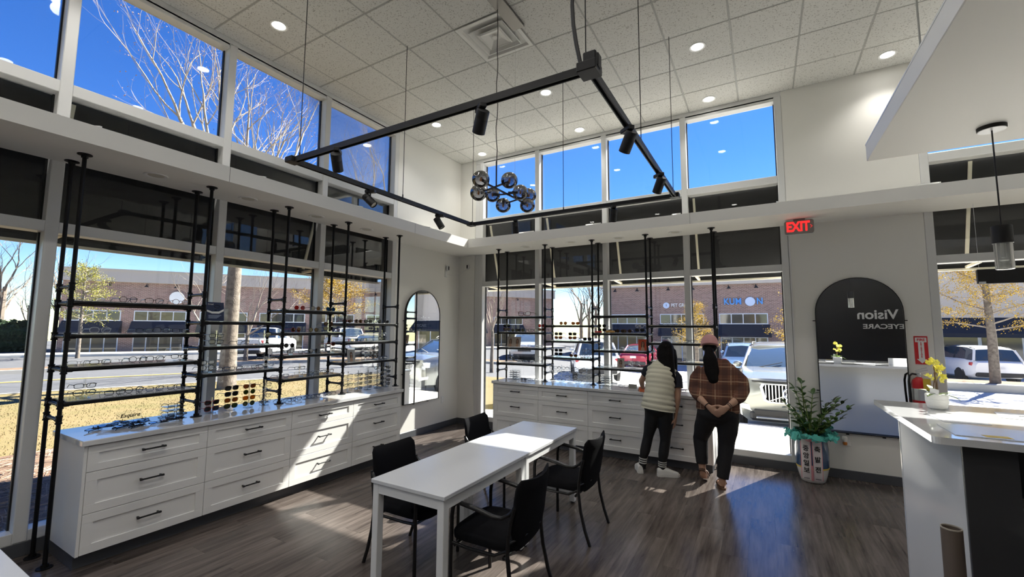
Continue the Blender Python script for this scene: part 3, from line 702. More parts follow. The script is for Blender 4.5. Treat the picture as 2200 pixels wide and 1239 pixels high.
# grass tufts on the nearer lawn
gt = MB(); rg = random.Random(3)
for i in range(16000):
    x = -4.4-rg.random()**1.3*7.5; y = -4.5+rg.random()*9.5
    if x < -12.4+(y+2.2)*.42: continue
    h = .012+.022*rg.random(); a = rg.random()*PI; w_ = .007; dx, dy = math.cos(a)*w_, math.sin(a)*w_; lx, ly = (rg.random()-.5)*.03, (rg.random()-.5)*.03
    gt.add([(x-dx,y-dy,-.152),(x+dx,y+dy,-.152),(x+lx,y+ly,-.15+h)], [(0,1,2)])
M_blade = mat('dry_grass_blades', (.185,.13,.058), .9, noise=(1.1,(.11,.098,.028),1.0))
o = obj('grass_tufts', gt, M_blade, lawn); o['kind'] = 'stuff'
st = MB()
for i in range(6000):
    x = -.3-rg.random()*4.0; y = -5.6+rg.random()*5.0; a = rg.random()*PI; L_ = .05+.08*rg.random(); dx, dy = math.cos(a)*L_, math.sin(a)*L_; z = -.13+.02*rg.random()
    st.add([(x-dx,y-dy,z),(x+dx,y+dy,z+.02*rg.random()),(x+dx-dy*.05,y+dy+dx*.05,z+.012)], [(0,1,2)])
o = obj('straw', st, mat('pine_straw_needles', (.34,.24,.17), .9), bpy.data.objects['planting_bed']); o['kind'] = 'stuff'
def ribbon(name, line, w0, w1, z, m, label, cat, h=.14):
    mb = MB(); R = []
    for i, p in enumerate(line):
        a = Vector(line[max(i-1,0)]); b = Vector(line[min(i+1,len(line)-1)]); t = (b-a).normalized(); nn = Vector((-t.y,t.x))
        q0 = Vector(p)+nn*w0; q1 = Vector(p)+nn*w1; zz = z+gz(*p)
        R.append([(q0.x,q0.y,zz-h),(q1.x,q1.y,zz-h),(q1.x,q1.y,zz),(q0.x,q0.y,zz)])
    mb.rings(R); return struct(name, mb, m, label, cat)
far_line = [(-25.0,-20),(-22,-8),(-20.2,-.4),(-18.4,4.6),(-15.8,9.0),(-12,13.0),(-7.5,15.2)]
ribbon('road_verge', far_line, .0, 1.6, .10, M_tanb, 'tan mulch strip across the road', 'verge')
ribbon('curb', far_line, -.16, .0, .12, M_curb, 'concrete curb across the road', 'curb')
ribbon('curb', near_edge, -.14, .0, .035, M_curb, 'concrete curb edging the lawn', 'curb')
ribbon('far_walk', [(-40,-14),(-33.5,2.0),(-21.5,19.6),(-12.5,32.6)], -1.2, 1.2, .13, M_conc, 'pale walkway before the brick shops', 'walkway')
mid = [((a[0]+b[0])/2,(a[1]+b[1])/2) for a,b in zip([(-15.5,-16),(-13.6,-5),(-12.6,-2.2),(-11.5,.6)], [(-25.0,-20),(-22,-8),(-20.2,-.4),(-18.4,4.6)])]
ribbon('yellow_line', mid, -.06, .06, .005, M_yline, 'yellow centre line on the road', 'road marking', .02)
# sidewalk slabs by the end windows
sw = struct('sidewalk', MB().box(-.5, 12, .17, 3.35, -.34, -.135), M_curb, 'pale concrete sidewalk outside the end windows', 'sidewalk')
sm = MB().box(.004,1.516,.004,1.576,-.02,.012,.006).mesh('slab', M_conc)
for i in range(8):
    for j in range(2): obj('slab', sm, None, sw, loc=(-.42+1.52*i, .18+1.58*j, -.13))
for x in (1.4,3.35,6.9,9.6): struct('parking_line', MB().box(x,x+.1,3.9,8.8,gz(x,5)-.03,gz(x,5)+.02), M_line, 'white parking bay line %s' % {1.4:'opposite the second end window',3.35:'on the open side of the silver-grey SUV',6.9:'on the far side of the silver-grey SUV',9.6:'furthest along the parking row'}[x], 'road marking')
struct('curb', MB().box(7.5,26,18.6,19.0,gz(12,18)-.3,gz(12,18)+.30,.03), M_curb, 'long grey curb beyond the bright pavement', 'curb')
struct('road_verge', MB().box(7.5,26,19.0,20.8,gz(12,18)-.3,gz(12,18)+.28), M_tanb, 'mulch strip behind the long grey curb', 'verge')
# ================================================================ BRICK SHOPS ACROSS THE WAY
def brick_mat():
    m = mat('dark_red_brick', (.3,.2,.18), .85); N = m.node_tree.nodes; L = m.node_tree.links; b = N['Principled BSDF']
    tc = N.new('ShaderNodeTexCoord'); sp = N.new('ShaderNodeSeparateXYZ'); cm = N.new('ShaderNodeCombineXYZ')
    L.new(tc.outputs['Object'], sp.inputs[0]); L.new(sp.outputs[0], cm.inputs[0]); L.new(sp.outputs[2], cm.inputs[1])
    bt = N.new('ShaderNodeTexBrick'); bt.inputs['Scale'].default_value = 1; bt.inputs['Brick Width'].default_value = .22; bt.inputs['Row Height'].default_value = .078; bt.inputs['Mortar Size'].default_value = .010
    bt.inputs['Color1'].default_value = (.30,.175,.145,1); bt.inputs['Color2'].default_value = (.18,.10,.082,1); bt.inputs['Mortar'].default_value = (.42,.35,.31,1)
    L.new(cm.outputs[0], bt.inputs[0]); L.new(bt.outputs[0], b.inputs['Base Color']); return m
M_brick = brick_mat(); M_corn = mat('grey_roof_fascia', (.47,.42,.375), .6); M_bwin = mat('shop_glass', (.035,.042,.05), .05, spec=.8, noise=(.5,(.10,.085,.05),.5)); M_alum = mat('pale_aluminium', (.62,.66,.72), .4)
M_awnb = mat('navy_awning', (.018,.022,.034), .8); M_sign = mat('pale_blue_sign', (.55,.66,.86), .4); M_kum = mat('blue_sign_letters', (.05,.24,.62), .4, emit=((.05,.25,.7),.15)); M_lett = mat('white_sign_letters', (.85,.85,.84), .4)
M_interior = mat('shop_interior_tan', (.30,.22,.12), .8)
def building(label, A, ang, s0, s1, bays, zb, topz, plain=None, depth=8.0):
    t = thing('brick_building', label, 'building', (A[0],A[1],0), ang)
    obj('wall', MB().box(s0,s1,0,depth,zb-.3,4.78), M_brick, t)
    cn = obj('cornice', MB().box(s0-.15,s1+.15,-.25,depth,4.78,topz), M_corn, t)
    obj('coping', MB().box(s0-.2,s1+.2,-.32,depth,topz,topz+.10), M_corn, cn)
    for (a,b) in bays:
        f = obj('window', MB().box(a,b,-.04,.02,2.02,2.76), M_alum, t); k = 4; w_ = (b-a-.06)/k
        for i in range(k): obj('pane', MB().box(a+.06+w_*i,a+w_*(i+1),-.05,-.035,2.08,2.70), M_bwin, f)
        aw = MB(); aw.add([(a-.1,-.7,1.26),(b+.1,-.7,1.26),(b+.1,-.02,2.02),(a-.1,-.02,2.02),(a-.1,-.7,1.16),(b+.1,-.7,1.16),(b+.1,-.02,1.16),(a-.1,-.02,1.16)], [(0,1,2,3),(0,4,5,1),(0,3,7,4),(1,5,6,2),(3,2,6,7),(4,7,6,5)])
        obj('awning', aw, M_awnb, t)
        d = obj('shopfront', MB().box(a+.05,b-.05,-.03,.02,zb,1.2), M_alum, t)
        for i in range(4): obj('pane', MB().box(a+.10+(b-a-.15)/4*i, a+.03+(b-a-.15)/4*(i+1), -.05,-.025, zb+.10,1.1), M_bwin, d)
        for q in (.22,.78):
            x = a+(b-a)*q; l = MB(); l.tube([(x,0,4.62),(x,-.12,4.70),(x,-.32,4.70),(x,-.38,4.62)], .02, 5); l.lathe([(.03,.06),(.05,.02),(.15,-.10),(.14,-.10)], 10, c=(x,-.38,4.56))
            obj('gooseneck_lamp', l, M_blackm, t)
    return t
angL = math.atan2(.825,.565)
bl = building('long low brick shop building across the road', (-36.1,4.4), angL, -.75, 38.0, [(-.5,2.48),(3.2,6.27),(7.09,10.18),(11.0,14.27),(15.1,18.1),(19.1,22.2),(23.1,26.2),(27.0,30.2),(31.2,34.4)], -.25, 5.58)
obj('round_sign', MB().lathe([(.001,0),(.46,0),(.46,.08),(.001,.08)], 24, M=Matrix.Rotation(PI/2,4,'X')), M_lett, bl, loc=(5.63,-.02,3.76))
angB = math.atan2(.0983,.9952)
bb = building('brick shop building with lit signs behind the parked cars', (-5.427,26.397), angB, -.55, 13.2, [(-.2,2.69),(3.61,6.55),(7.53,10.48)], -.98, 6.2)
text('sign_letters', 'KUM', .60, M_kum, bb, (8.40,-.10,3.56), (PI/2,0,0), depth=.05, bold=.010, sx=.84, spacing=1.05)
text('sign_letters', 'N', .60, M_kum, bb, (10.03,-.10,3.56), (PI/2,0,0), depth=.05, bold=.010, sx=.84)
obj('sign_disc', MB().lathe([(.001,0),(.315,0),(.315,.10),(.29,.13),(.001,.13)], 24, M=Matrix.Rotation(PI/2,4,'X')), M_sign, bb, loc=(9.46,-.02,3.56), smooth=40)
text('sign_letters', 'PET GROOMING', .36, M_lett, bb, (5.42,-.08,3.37), (PI/2,0,0), depth=.03, bold=.004, sx=.76)
obj('sign_disc', MB().lathe([(.001,0),(.22,0),(.22,.07),(.001,.07)], 20, M=Matrix.Rotation(PI/2,4,'X')), M_sign, bb, loc=(4.07,-.02,3.38))
text('sign_letters', '1', .22, M_blackm, bb, (4.07,-.095,3.38), (PI/2,0,0), depth=.005, bold=.004)
br = thing('storefront_building', 'grey-roofed storefront with a long navy awning behind the white van', 'building', (-5.427,26.397,0), angB)
obj('wall', MB().box(13.25,34,0,8,-1.3,2.0), M_brick, br); obj('roof', MB().box(13.25,34,-.25,8,2.0,6.2), M_corn, br)
aw = MB(); aw.add([(16.4,-1.1,1.52),(33.8,-1.1,1.52),(33.8,-.05,2.62),(16.4,-.05,2.62),(16.4,-1.1,1.30),(33.8,-1.1,1.30),(33.8,-.05,1.30),(16.4,-.05,1.30)], [(0,1,2,3),(0,4,5,1),(0,3,7,4),(1,5,6,2),(3,2,6,7),(4,7,6,5)])
obj('awning', aw, M_awnb, br)
f = obj('shopfront', MB().box(19.0,33.5,-.05,.02,-.75,1.3), M_alum, br)
for i in range(8): obj('pane', MB().box(19.1+1.8*i,20.72+1.8*i,-.08,-.04,-.60,1.3), M_bwin, f)
# ================================================================ TREES
M_bark = mat('pale_bark', (.24,.20,.16), .9, noise=(9,(.085,.07,.055),1.0), bump=(30,.8)); M_limb_sunlit = mat('sunlit_limb_bark', (.42,.36,.29), .9, noise=(6,(.25,.20,.15),.8)); M_twig = mat('grey_twigs', (.26,.22,.18), .9); M_bud = mat('russet_buds', (.42,.25,.17), .8)  # limb bark is a lighter copy, sunlight put into its colour
M_yel = mat('yellow_blossom', (.50,.33,.03), .8, rand=.05); M_green = mat('dark_evergreen', (.035,.065,.025), .9, noise=(3,(.015,.03,.012),1.0)); M_ygr = mat('yellow_green_leaves', (.36,.34,.06), .8)
M_woods = mat('winter_woods_bark', (.22,.18,.14), .9)
def grow(mb, p, d, L, r, lev, rng, tips, kids=3, up=.25, ang=.6, sides=5, shrink=.68, jit=.16):
    pts = [Vector(p)]; d = Vector(d).normalized(); rad = [r]; ns = 4
    for i in range(ns):
        d = (d+Vector((rng.gauss(0,jit), rng.gauss(0,jit), rng.gauss(0,jit)+up*.25))).normalized()
        pts.append(pts[-1]+d*L/ns); rad.append(r*(1-.45*(i+1)/ns))
    mb.tube(pts, rad, max(3, sides), caps=False)
    if lev == 0: tips.append((pts[-1], d)); tips.append((pts[2], d)); return
    for k in range(kids):
        i = ns if k == 0 else rng.choice((2,3,4)); base = pts[i]
        ax = d.orthogonal().normalized(); ax.rotate(Matrix.Rotation(rng.random()*2*PI, 3, d))
        dd = d.copy(); dd.rotate(Matrix.Rotation(ang*(.35 if k == 0 else .7+.6*rng.random()), 3, ax))
        dd = (dd+Vector((0,0,up*.5))).normalized()
        grow(mb, base, dd, L*shrink*(.85+.3*rng.random()), rad[i]*(.8 if k == 0 else .58), lev-1, rng, tips, kids, up, ang, sides-1, shrink, jit)
def buds(tips, m, rng, size, per=1, spread=.1):
    mb = MB()
    for p, d in tips:
        for _ in range(per):
            c = p+Vector((rng.gauss(0,spread),rng.gauss(0,spread),rng.gauss(0,spread))); s = size*(.6+.8*rng.random())
            a = Vector((rng.gauss(0,1),rng.gauss(0,1),rng.gauss(0,1))).normalized()*s; b = a.orthogonal().normalized()*s
            mb.add([c-a*.6-b*.4, c+a*.6-b*.2, c+b*.6, c+a.cross(b).normalized()*s*.5], [(0,1,2),(0,1,3),(1,2,3)])
    return mb
def bare_tree(label, loc, seed, trunk, limbs, L, lev, bud=.03, tr=.2, kids=3, ang=.6, group=None, nb=1):
    rng = random.Random(seed); t = thing('bare_tree', label, 'tree', loc, group=group)
    m = MB(); tips = []; m.tube([(0,0,-.2),(0,0,trunk*.3),(.03,0,trunk*.65),(.0,.03,trunk)], [tr*1.25,tr,tr*.9,tr*.82], 9)
    obj('trunk', m, M_bark, t, smooth=60); m2 = MB()
    for (dx,dy,dz,rr,ll) in limbs: grow(m2, (dx*.05,dy*.05,trunk-.06), (dx,dy,dz), L*ll, tr*rr, lev, rng, tips, kids, .22, ang, 6, .70, .085)
    obj('branches', m2, M_limb_sunlit, t, smooth=60)
    if bud: o = obj('buds', buds(tips, M_bud, rng, bud, nb, .12), M_bud, t); o['kind'] = 'stuff'
    return t
bare_tree('big bare maple with a thick pale trunk on the lawn', (-9.0,.73,-.15), 11, 4.4, [(-.15,.2,1,.62,1),(.45,.55,.9,.55,1),(.1,-.5,.9,.5,.95),(.6,.1,.8,.45,.8),(-.3,.7,.8,.45,.9)], 2.6, 4, tr=.21, ang=.55)
bare_tree('bare budding tree whose crown fills the second upper window', (-10.2,.72,-.15), 5, 6.0, [(.1,.1,1,.6,1),(.2,-.75,.85,.5,1.05),(-.2,-.4,.9,.5,1),(.3,.5,.9,.45,.8)], 2.3, 4, tr=.18, ang=.55)
bare_tree('slender bare tree seen through the upper window beside the mirror wall', (-11.5,9.0,-.15), 23, 4.5, [(0,0,1,.7,1),(.3,-.5,.9,.5,1),(-.2,-.6,.9,.5,1)], 3.0, 4, tr=.15, ang=.5)
bare_tree('small bare tree standing against the brick shops across the road', (-21.96,6.1,-.1), 31, 1.6, [(0,0,1,.7,1),(.5,.5,.8,.5,.9),(-.4,-.5,.8,.5,.9)], 1.7, 4, bud=0, tr=.11)
bare_tree('bare street tree just past the thick maple trunk', (-18.5,6.4,-.1), 37, 1.4, [(.3,.2,1,.7,1),(.5,.7,.6,.5,1),(.6,-.2,.6,.5,.9)], 1.6, 4, bud=.02, tr=.10)
bare_tree('vase-shaped bare tree outside the first end window', (-6.1,10.6,-.15), 41, 1.75, [(-.12,.1,1,.5,1),(.22,.1,1,.5,1),(-.45,-.2,1,.42,1),(.5,-.25,1,.42,1),(.1,.4,1,.42,.95),(-.3,.3,.9,.4,.9)], 1.25, 4, bud=.0, tr=.075, ang=.42)
def blossom_tree(label, loc, seed, H, spread, trunk, dens=5, size=.055, m=None, tr=.09):
    rng = random.Random(seed); t = thing('blossom_tree', label, 'tree', loc)
    mb = MB(); mb.tube([(0,0,-.2),(.02,0,H*.35),(-.02,.02,H*.7),(.0,0,H)], [tr*1.2,tr,tr*.7,tr*.25], 7); obj('trunk', mb, M_bark, t, smooth=60)
    mb = MB(); tips = []
    nb_ = 26
    for i in range(nb_):
        z = trunk+(H-trunk)*i/nb_; a = i*2.4+rng.random(); rr = spread*(1-.72*((z-trunk)/(H-trunk))**1.2)*(.75+.4*rng.random())
        d = Vector((math.cos(a), math.sin(a), .28+.5*(z-trunk)/(H-trunk))).normalized(); p = Vector((0,0,z)); pts = [p]; q = p.copy(); dd = d.copy()
        for k in range(6): dd = (dd+Vector((rng.gauss(0,.12),rng.gauss(0,.12),rng.gauss(0,.08)))).normalized(); q = q+dd*rr/6; pts.append(q.copy())
        mb.tube(pts, [.030*(1-k/7)+.004 for k in range(7)], 4, caps=False)
        for k in range(2,7):
            tips += [(pts[k], dd)]*2
            for _ in range(2):
                e = Vector((rng.gauss(0,1),rng.gauss(0,1),rng.gauss(0,.4))).normalized()*rr*.22; mb.tube([pts[k],pts[k]+e*.6,pts[k]+e], .006, 3, caps=False); tips += [(pts[k]+e*.5,dd),(pts[k]+e,dd)]
    obj('branches', mb, M_twig, t)
    o = obj('blossoms', buds(tips, None, rng, size, dens, .085), m or M_yel, t); o['kind'] = 'stuff'
blossom_tree('young yellow-green tree at the road edge before the brick shops', (-29.4,2.95,-.1), 51, 5.2, 2.0, 1.9, 6, .045, M_ygr)
blossom_tree('golden yellow tree behind the white pickup truck', (-15.9,9.4,-.1), 53, 5.0, 2.3, 2.3, 12, .042)
blossom_tree('small yellow-blossom tree under the pet grooming sign', (1.9,16.2,-.75), 57, 3.6, 1.1, 1.5, 6, .03)
blossom_tree('yellow tree cut off by the wall edge beside the silver car', (6.35,14.0,-.7), 59, 4.6, 1.45, 1.8, 11, .032)
blossom_tree('large yellow tree beyond the window past the wide mirror', (13.0,19.7,-.55), 61, 5.9, 2.9, 2.2, 15, .042, tr=.15)
# woods between and beside the buildings
def wood_meshes(seed, H):
    rng = random.Random(seed); m = MB(); tips = []
    m.tube([(0,0,0),(.05,0,H*.25),(0,.1,H*.5)], [.2,.16,.12], 6, caps=False)
    for k in range(5):
        a = k*1.3+rng.random(); grow(m, (0,.03,H*(.22+.06*k)), (math.cos(a)*.5, math.sin(a)*.5, 1), H*.26, .085, 3, rng, tips, 3, .2, .5, 4)
    return m.mesh('branches', M_woods)
WM = [wood_meshes(s, 9.0) for s in (71,72,73)]
def wood(x, y, k, s, rz, lb, grp):
    t = thing('woodland_tree', lb, 'tree', (x,y,gz(x,y)-.2), rz, grp); obj('branches', WM[k], None, t); t.scale = (s,s,s)
rng = random.Random(9)
for i in range(16): wood(-46-rng.random()*14, -10+i*1.25+rng.random(), i % 3, .8+.35*rng.random(), rng.random()*6, 'bare woodland tree behind the dark hedge across the road', 'bare woods behind the hedge')
for i in range(22): wood(-12.5+i*.42, 38+rng.random()*12, i % 3, .85+.4*rng.random(), rng.random()*6, 'bare woodland tree in the gap between the brick buildings', 'bare woods between the buildings')
def conifer(x, y, H, lb):
    rng = random.Random(int(x*7+y)); t = thing('evergreen_tree', lb, 'tree', (x,y,gz(x,y)-.1)); mb = MB()
    for i in range(900):
        z = H*(.12+.88*rng.random()); r = (1-z/H)*H*.24*(.4+.6*rng.random())+.1; a = rng.random()*2*PI; c = Vector((r*math.cos(a), r*math.sin(a), z)); s = .28
        u = Vector((math.cos(a),math.sin(a),-.4)).normalized()*s; v = Vector((-math.sin(a),math.cos(a),0))*s*.6
        mb.add([c-u-v*.3, c+u, c-u+v, c+Vector((0,0,s*.5))], [(0,1,2),(0,1,3),(1,2,3)])
    obj('trunk', MB().cyl((0,0,0),(0,0,H*.9), .12, 6, .03), M_bark, t); o = obj('foliage', mb, M_green, t); o['kind'] = 'stuff'
conifer(-50,-6.5,6.0,'dark evergreen tree behind the hedge, further along'); conifer(-51,2.8,6.0,'dark evergreen tree behind the hedge near the brick shops')
hd = thing('hedge', 'dark clipped evergreen hedge across the road', 'hedge', (-41.5,0,-.2)); mb = MB(); rng = random.Random(4)
for i in range(5200):
    y = -13+17.2*rng.random(); a = rng.random()*PI; c = Vector((1.0*math.cos(a)*(.8+.2*rng.random()), y, 2.15*math.sin(a)**.7*(.9+.12*rng.random()))); s = .17
    u = Vector((rng.gauss(0,1),rng.gauss(0,1),rng.gauss(0,1))).normalized()*s; v = u.orthogonal().normalized()*s
    mb.add([c-u,c+u,c+v,c+u.cross(v).normalized()*s*.6], [(0,1,2),(0,1,3),(1,2,3)])
o = obj('foliage', mb, M_green, hd); o['kind'] = 'stuff'
obj('core', MB().box(-.75,.75,-13,4.1,0,1.9,.4), M_green, hd)
# ================================================================ CARS (nose towards local -y, wheels on z=0)
M_tyre = mat('tyre_rubber', (.018,.018,.02), .8); M_rim = mat('alloy_rim', (.45,.46,.48), .3, metal=.9); M_cglass = mat('car_glass', (.04,.06,.085), .03, spec=1.0, coat=.6); M_tail = mat('red_tail_lamp', (.45,.03,.04), .25); M_head = mat('clear_head_lamp', (.72,.76,.82), .08, spec=.9)
M_trimb = mat('black_car_trim', (.02,.02,.022), .5); M_chrome = mat('bright_chrome', (.80,.82,.84), .12, metal=1.0); M_plate = mat('number_plate', (.75,.76,.78), .5)
def paint(n, c, metal=.35): return mat(n, c, .22, metal=metal, coat=.8)
tyre_me = MB().lathe([(.20,-.10),(.33,-.11),(.355,-.07),(.36,0),(.355,.07),(.33,.11),(.20,.10)], 24, M=Matrix.Rotation(PI/2,4,'Y')).mesh('tyre', M_tyre, 40)
def rim_mesh():
    m = MB(); M = Matrix.Rotation(PI/2,4,'Y'); m.lathe([(.19,-.09),(.215,-.09),(.215,.09),(.19,.09)], 20, M=M, closed=True); m.lathe([(.001,.05),(.05,.06),(.05,.02),(.001,.02)], 10, M=M); m.lathe([(.001,-.05),(.05,-.06),(.05,-.02),(.001,-.02)], 10, M=M)
    for i in range(5):
        a = i*2*PI/5
        for s in (-1,1): m.bar((.055*s,.03*math.cos(a),.03*math.sin(a)), (.06*s,.20*math.cos(a),.20*math.sin(a)), .05, .02, up=(1,0,0))
    return m.mesh('rim', M_rim, 40)
rim_me = rim_mesh()
def section(y, zb, zs, zt, w, wt):
    h = [(0,zb),(w*.82,zb),(w*.965,zb+.10),(w,zb+(zs-zb)*.55),(w*.985,zs),(w*.94,zs+(zt-zs)*.55),(wt,zt),(wt*.5,zt+.012)]
    return [(x,y,z) for x,z in h]+[(0,y,zt+.016)]+[(-x,y,z) for x,z in reversed(h[1:])]
KINDS = {
 'suv': dict(L=4.9, body=[(0,.42,.70,.88,.66,.55),(.10,.27,.80,1.0,.86,.72),(.45,.25,.90,1.07,.95,.80),(1.0,.25,.97,1.12,.98,.84),(1.5,.25,1.0,1.16,.985,.86),(2.6,.25,1.02,1.15,.985,.87),(3.8,.26,1.04,1.16,.98,.86),(4.6,.30,1.02,1.14,.95,.82),(4.82,.36,.95,1.08,.90,.76),(4.9,.45,.80,.95,.80,.66)],
   cab=[(1.42,1.13,.86,.0),(2.22,1.66,.70,1.0),(2.9,1.735,.685,1.0),(3.9,1.72,.67,1.0),(4.45,1.64,.65,1.0),(4.80,1.10,.80,.0)], wheels=(.95,3.92)),
 'xc': dict(L=4.9, body=[(0,.44,.82,1.0,.66,.55),(.10,.27,.92,1.12,.86,.72),(.45,.25,1.0,1.19,.95,.80),(1.0,.25,1.05,1.23,.98,.84),(1.5,.25,1.06,1.26,.985,.86),(2.6,.25,1.08,1.24,.985,.87),(3.8,.26,1.08,1.22,.98,.86),(4.6,.30,1.06,1.18,.95,.82),(4.82,.36,.98,1.10,.90,.76),(4.9,.45,.82,.97,.80,.66)],
   cab=[(1.42,1.23,.86,.0),(2.22,1.72,.70,1.0),(2.9,1.79,.685,1.0),(3.9,1.775,.67,1.0),(4.45,1.69,.65,1.0),(4.80,1.14,.80,.0)], wheels=(.95,3.92)),
 'sedan': dict(L=4.7, body=[(0,.40,.58,.68,.66,.55),(.12,.24,.66,.78,.84,.70),(.6,.20,.76,.88,.90,.76),(1.3,.20,.82,.95,.91,.80),(2.4,.20,.86,.97,.91,.80),(3.5,.22,.88,.99,.90,.78),(4.3,.26,.86,1.0,.86,.72),(4.6,.34,.80,.95,.80,.66),(4.7,.44,.70,.84,.70,.58)],
   cab=[(1.25,.93,.80,0),(2.05,1.38,.62,1),(2.6,1.45,.60,1),(3.3,1.40,.58,1),(4.1,.98,.70,0)], wheels=(.90,3.70)),
 'pickup': dict(L=5.6, body=[(0,.50,.80,.95,.70,.60),(.12,.34,.92,1.08,.92,.80),(.6,.34,1.0,1.14,.98,.86),(1.5,.34,1.04,1.18,1.0,.88),(3.2,.36,1.06,1.18,1.0,.90),(3.3,.36,1.10,1.22,1.0,.95),(5.45,.42,1.10,1.22,1.0,.95),(5.6,.52,1.0,1.18,.96,.90)],
   cab=[(1.45,1.15,.88,0),(2.05,1.72,.72,1),(2.5,1.80,.70,1),(3.0,1.78,.70,1),(3.25,1.16,.86,0)], wheels=(1.0,4.5)),
 'van': dict(L=5.1, body=[(0,.40,.66,.82,.70,.58),(.12,.24,.76,.92,.90,.76),(.5,.22,.86,1.04,.97,.82),(1.1,.22,.94,1.12,.99,.86),(3.0,.22,.98,1.12,.995,.88),(4.3,.25,1.0,1.14,.98,.86),(4.9,.32,.98,1.12,.94,.82),(5.1,.46,.80,1.0,.84,.72)],
   cab=[(.95,1.08,.86,0),(2.0,1.64,.72,1),(2.8,1.74,.72,1),(4.2,1.72,.70,1),(4.75,1.62,.68,1),(4.98,1.10,.82,0)], wheels=(.95,4.0)) }
def car(label, loc, rotz, kind, pm, detail=True):
    K = KINDS[kind]; t = thing('parked_car', label, 'car', loc, rotz); L = K['L']
    m = MB(); m.rings([section(*s) for s in K['body']]); obj('body', m, pm, t, smooth=35)
    cab = K['cab']; m = MB()
    zb = lambda y: 1.0 if kind != 'sedan' else .82
    rings = []
    for (y,z,w,_) in cab:
        base = min(z, K['body'][3][3]); wb = .90*max(s[4] for s in K['body'])
        if _ == 0: rings.append([(-w,y,z-.04),(-w*.9,y,z),(0,y,z+.012),(w*.9,y,z),(w,y,z-.04)])
        else: rings.append([(-wb*.98,y,base-.02),(-w,y,z-.05),(0,y,z),(w,y,z-.05),(wb*.98,y,base-.02)])
    n_ = 5; vs = [p for r in rings for p in r]; fs = []
    for i in range(len(rings)-1):
        for j in range(n_-1): a = i*n_+j; fs.append((a,a+1,a+1+n_,a+n_))
    m.add(vs, fs); obj('cabin_glass', m, M_cglass, t, smooth=30)
    top = [c for c in cab if c[3]]
    rf = MB(); R = [[(-w*1.01,y,z-.045),(-w*.72,y,z+.004),(0,y,z+.016),(w*.72,y,z+.004),(w*1.01,y,z-.045),(w*.9,y,z-.06),(0,y,z-.04),(-w*.9,y,z-.06)] for (y,z,w,_) in top]; rf.rings(R)
    obj('roof', rf, pm, t, smooth=50)
    for s in (-1,1):
        y0,z0,w0,_ = cab[0]; y1,z1,w1,_ = cab[1]; ya,za,wa,_ = cab[-2]; yb,zb_,wb_,_ = cab[-1]; wbl = .90*max(q[4] for q in K['body'])*.98
        obj('pillar', MB().tube([(s*w0*1.0,y0+.02,z0-.02),(s*w1*1.005,y1,z1-.045)], .035, 6), pm, t)
        obj('pillar', MB().tube([(s*wa*1.005,ya,za-.05),(s*wb_*1.0,yb-.02,zb_-.02)], .05, 6), pm, t)
        ym = (y1+ya)/2; obj('pillar', MB().tube([(s*w1,ym,z1-.02),(s*wbl,ym,min(z1,K['body'][3][3]))], .03, 6), M_trimb, t)
        if kind in ('suv','van','xc'): obj('roof_rail', MB().tube([(s*w1*.93,y1+.15,z1+.02),(s*w1*.93,y1+.3,z1+.075),(s*wa*.93,ya-.3,za+.065),(s*wa*.93,ya-.05,za+.0)], .016, 6), M_trimb, t, smooth=50)
        obj('mirror', MB().ell((s*(wbl+.10),y0+.35,z0+.06), .10,.06,.07, 10, 6), pm, t, smooth=60)
        for yw in K['wheels']:
            W = max(q[4] for q in K['body'])
            wh = obj('wheel', tyre_me, None, t, loc=(s*(W-.10),yw,.36)); obj('rim', rim_me, None, wh)
            obj('wheel_arch', MB().lathe([(.36,-.12),(.44,-.13),(.44,.0),(.36,.0)], 24, M=Matrix.Rotation(PI/2,4,'Y'), closed=True), M_trimb, t, loc=(s*(W-.02)+(-.0 if s > 0 else .12),yw,.40))
        b0 = K['body'][1]; bE = K['body'][-2]
        obj('headlamp', MB().box(s*b0[4]*.62, s*b0[4]*.985, b0[0]-.05, b0[0]+.18, b0[2]-.10, b0[2]+.05, .03), M_head, t)
        obj('tail_lamp', MB().box(s*bE[4]*.42, s*bE[4]*1.005, bE[0]-.12, bE[0]+.075, bE[2]-.13, bE[2]+.03, .03), M_tail, t)
    bE = K['body'][-1]; obj('rear_bumper', MB().box(-bE[4]*.98,bE[4]*.98,L-.16,L+.02,bE[1]-.10,bE[1]+.12,.04), M_trimb, t)
    obj('rear_plate', MB().box(-.16,.16,L,L+.012,.72,.84), M_plate, t)
    b0 = K['body'][0]; obj('front_bumper', MB().box(-b0[4]*1.05,b0[4]*1.05,-.02,.2,b0[1]-.14,b0[1]+.06,.05), M_trimb, t)
    if detail: obj('grille', MB().box(-.42,.42,-.01,.06,b0[2]-.10,b0[2]+.08,.02), M_trimb, t)
    if kind == 'pickup':
        obj('cargo_bed', MB().box(-.80,.80,3.35,5.45,1.20,1.245), M_trimb, t)
    return t
P_silver = paint('silver_paint', (.52,.55,.58)); P_white = paint('white_car_paint', (.82,.83,.84), 0); P_beige = paint('pale_gold_paint', (.60,.56,.48)); P_red = paint('maroon_paint', (.30,.02,.05)); P_blue = paint('sky_blue_paint', (.25,.40,.62))
P_xc = paint('grey_green_metallic', (.30,.31,.29), .55)
def G(x, y): return (x, y, gz(x,y)-.02)
car('white pickup truck seen from behind, parked beside the golden tree', G(-22.6,10.9), math.radians(38)+PI, 'pickup', P_white)
car('white work truck parked nose-in past the white pickup', G(-22.9,15.3), math.radians(70)+PI, 'pickup', P_white)
car('pale gold sedan parked outside the fourth side window', G(-16.2,11.9), math.radians(38), 'sedan', P_beige)
car('silver car facing the shop outside the first end window', G(-8.2,17.6), math.radians(25), 'suv', P_silver)
car('white SUV seen from behind through the second end window', G(-3.2,15.5), math.radians(24)+PI, 'suv', P_white)
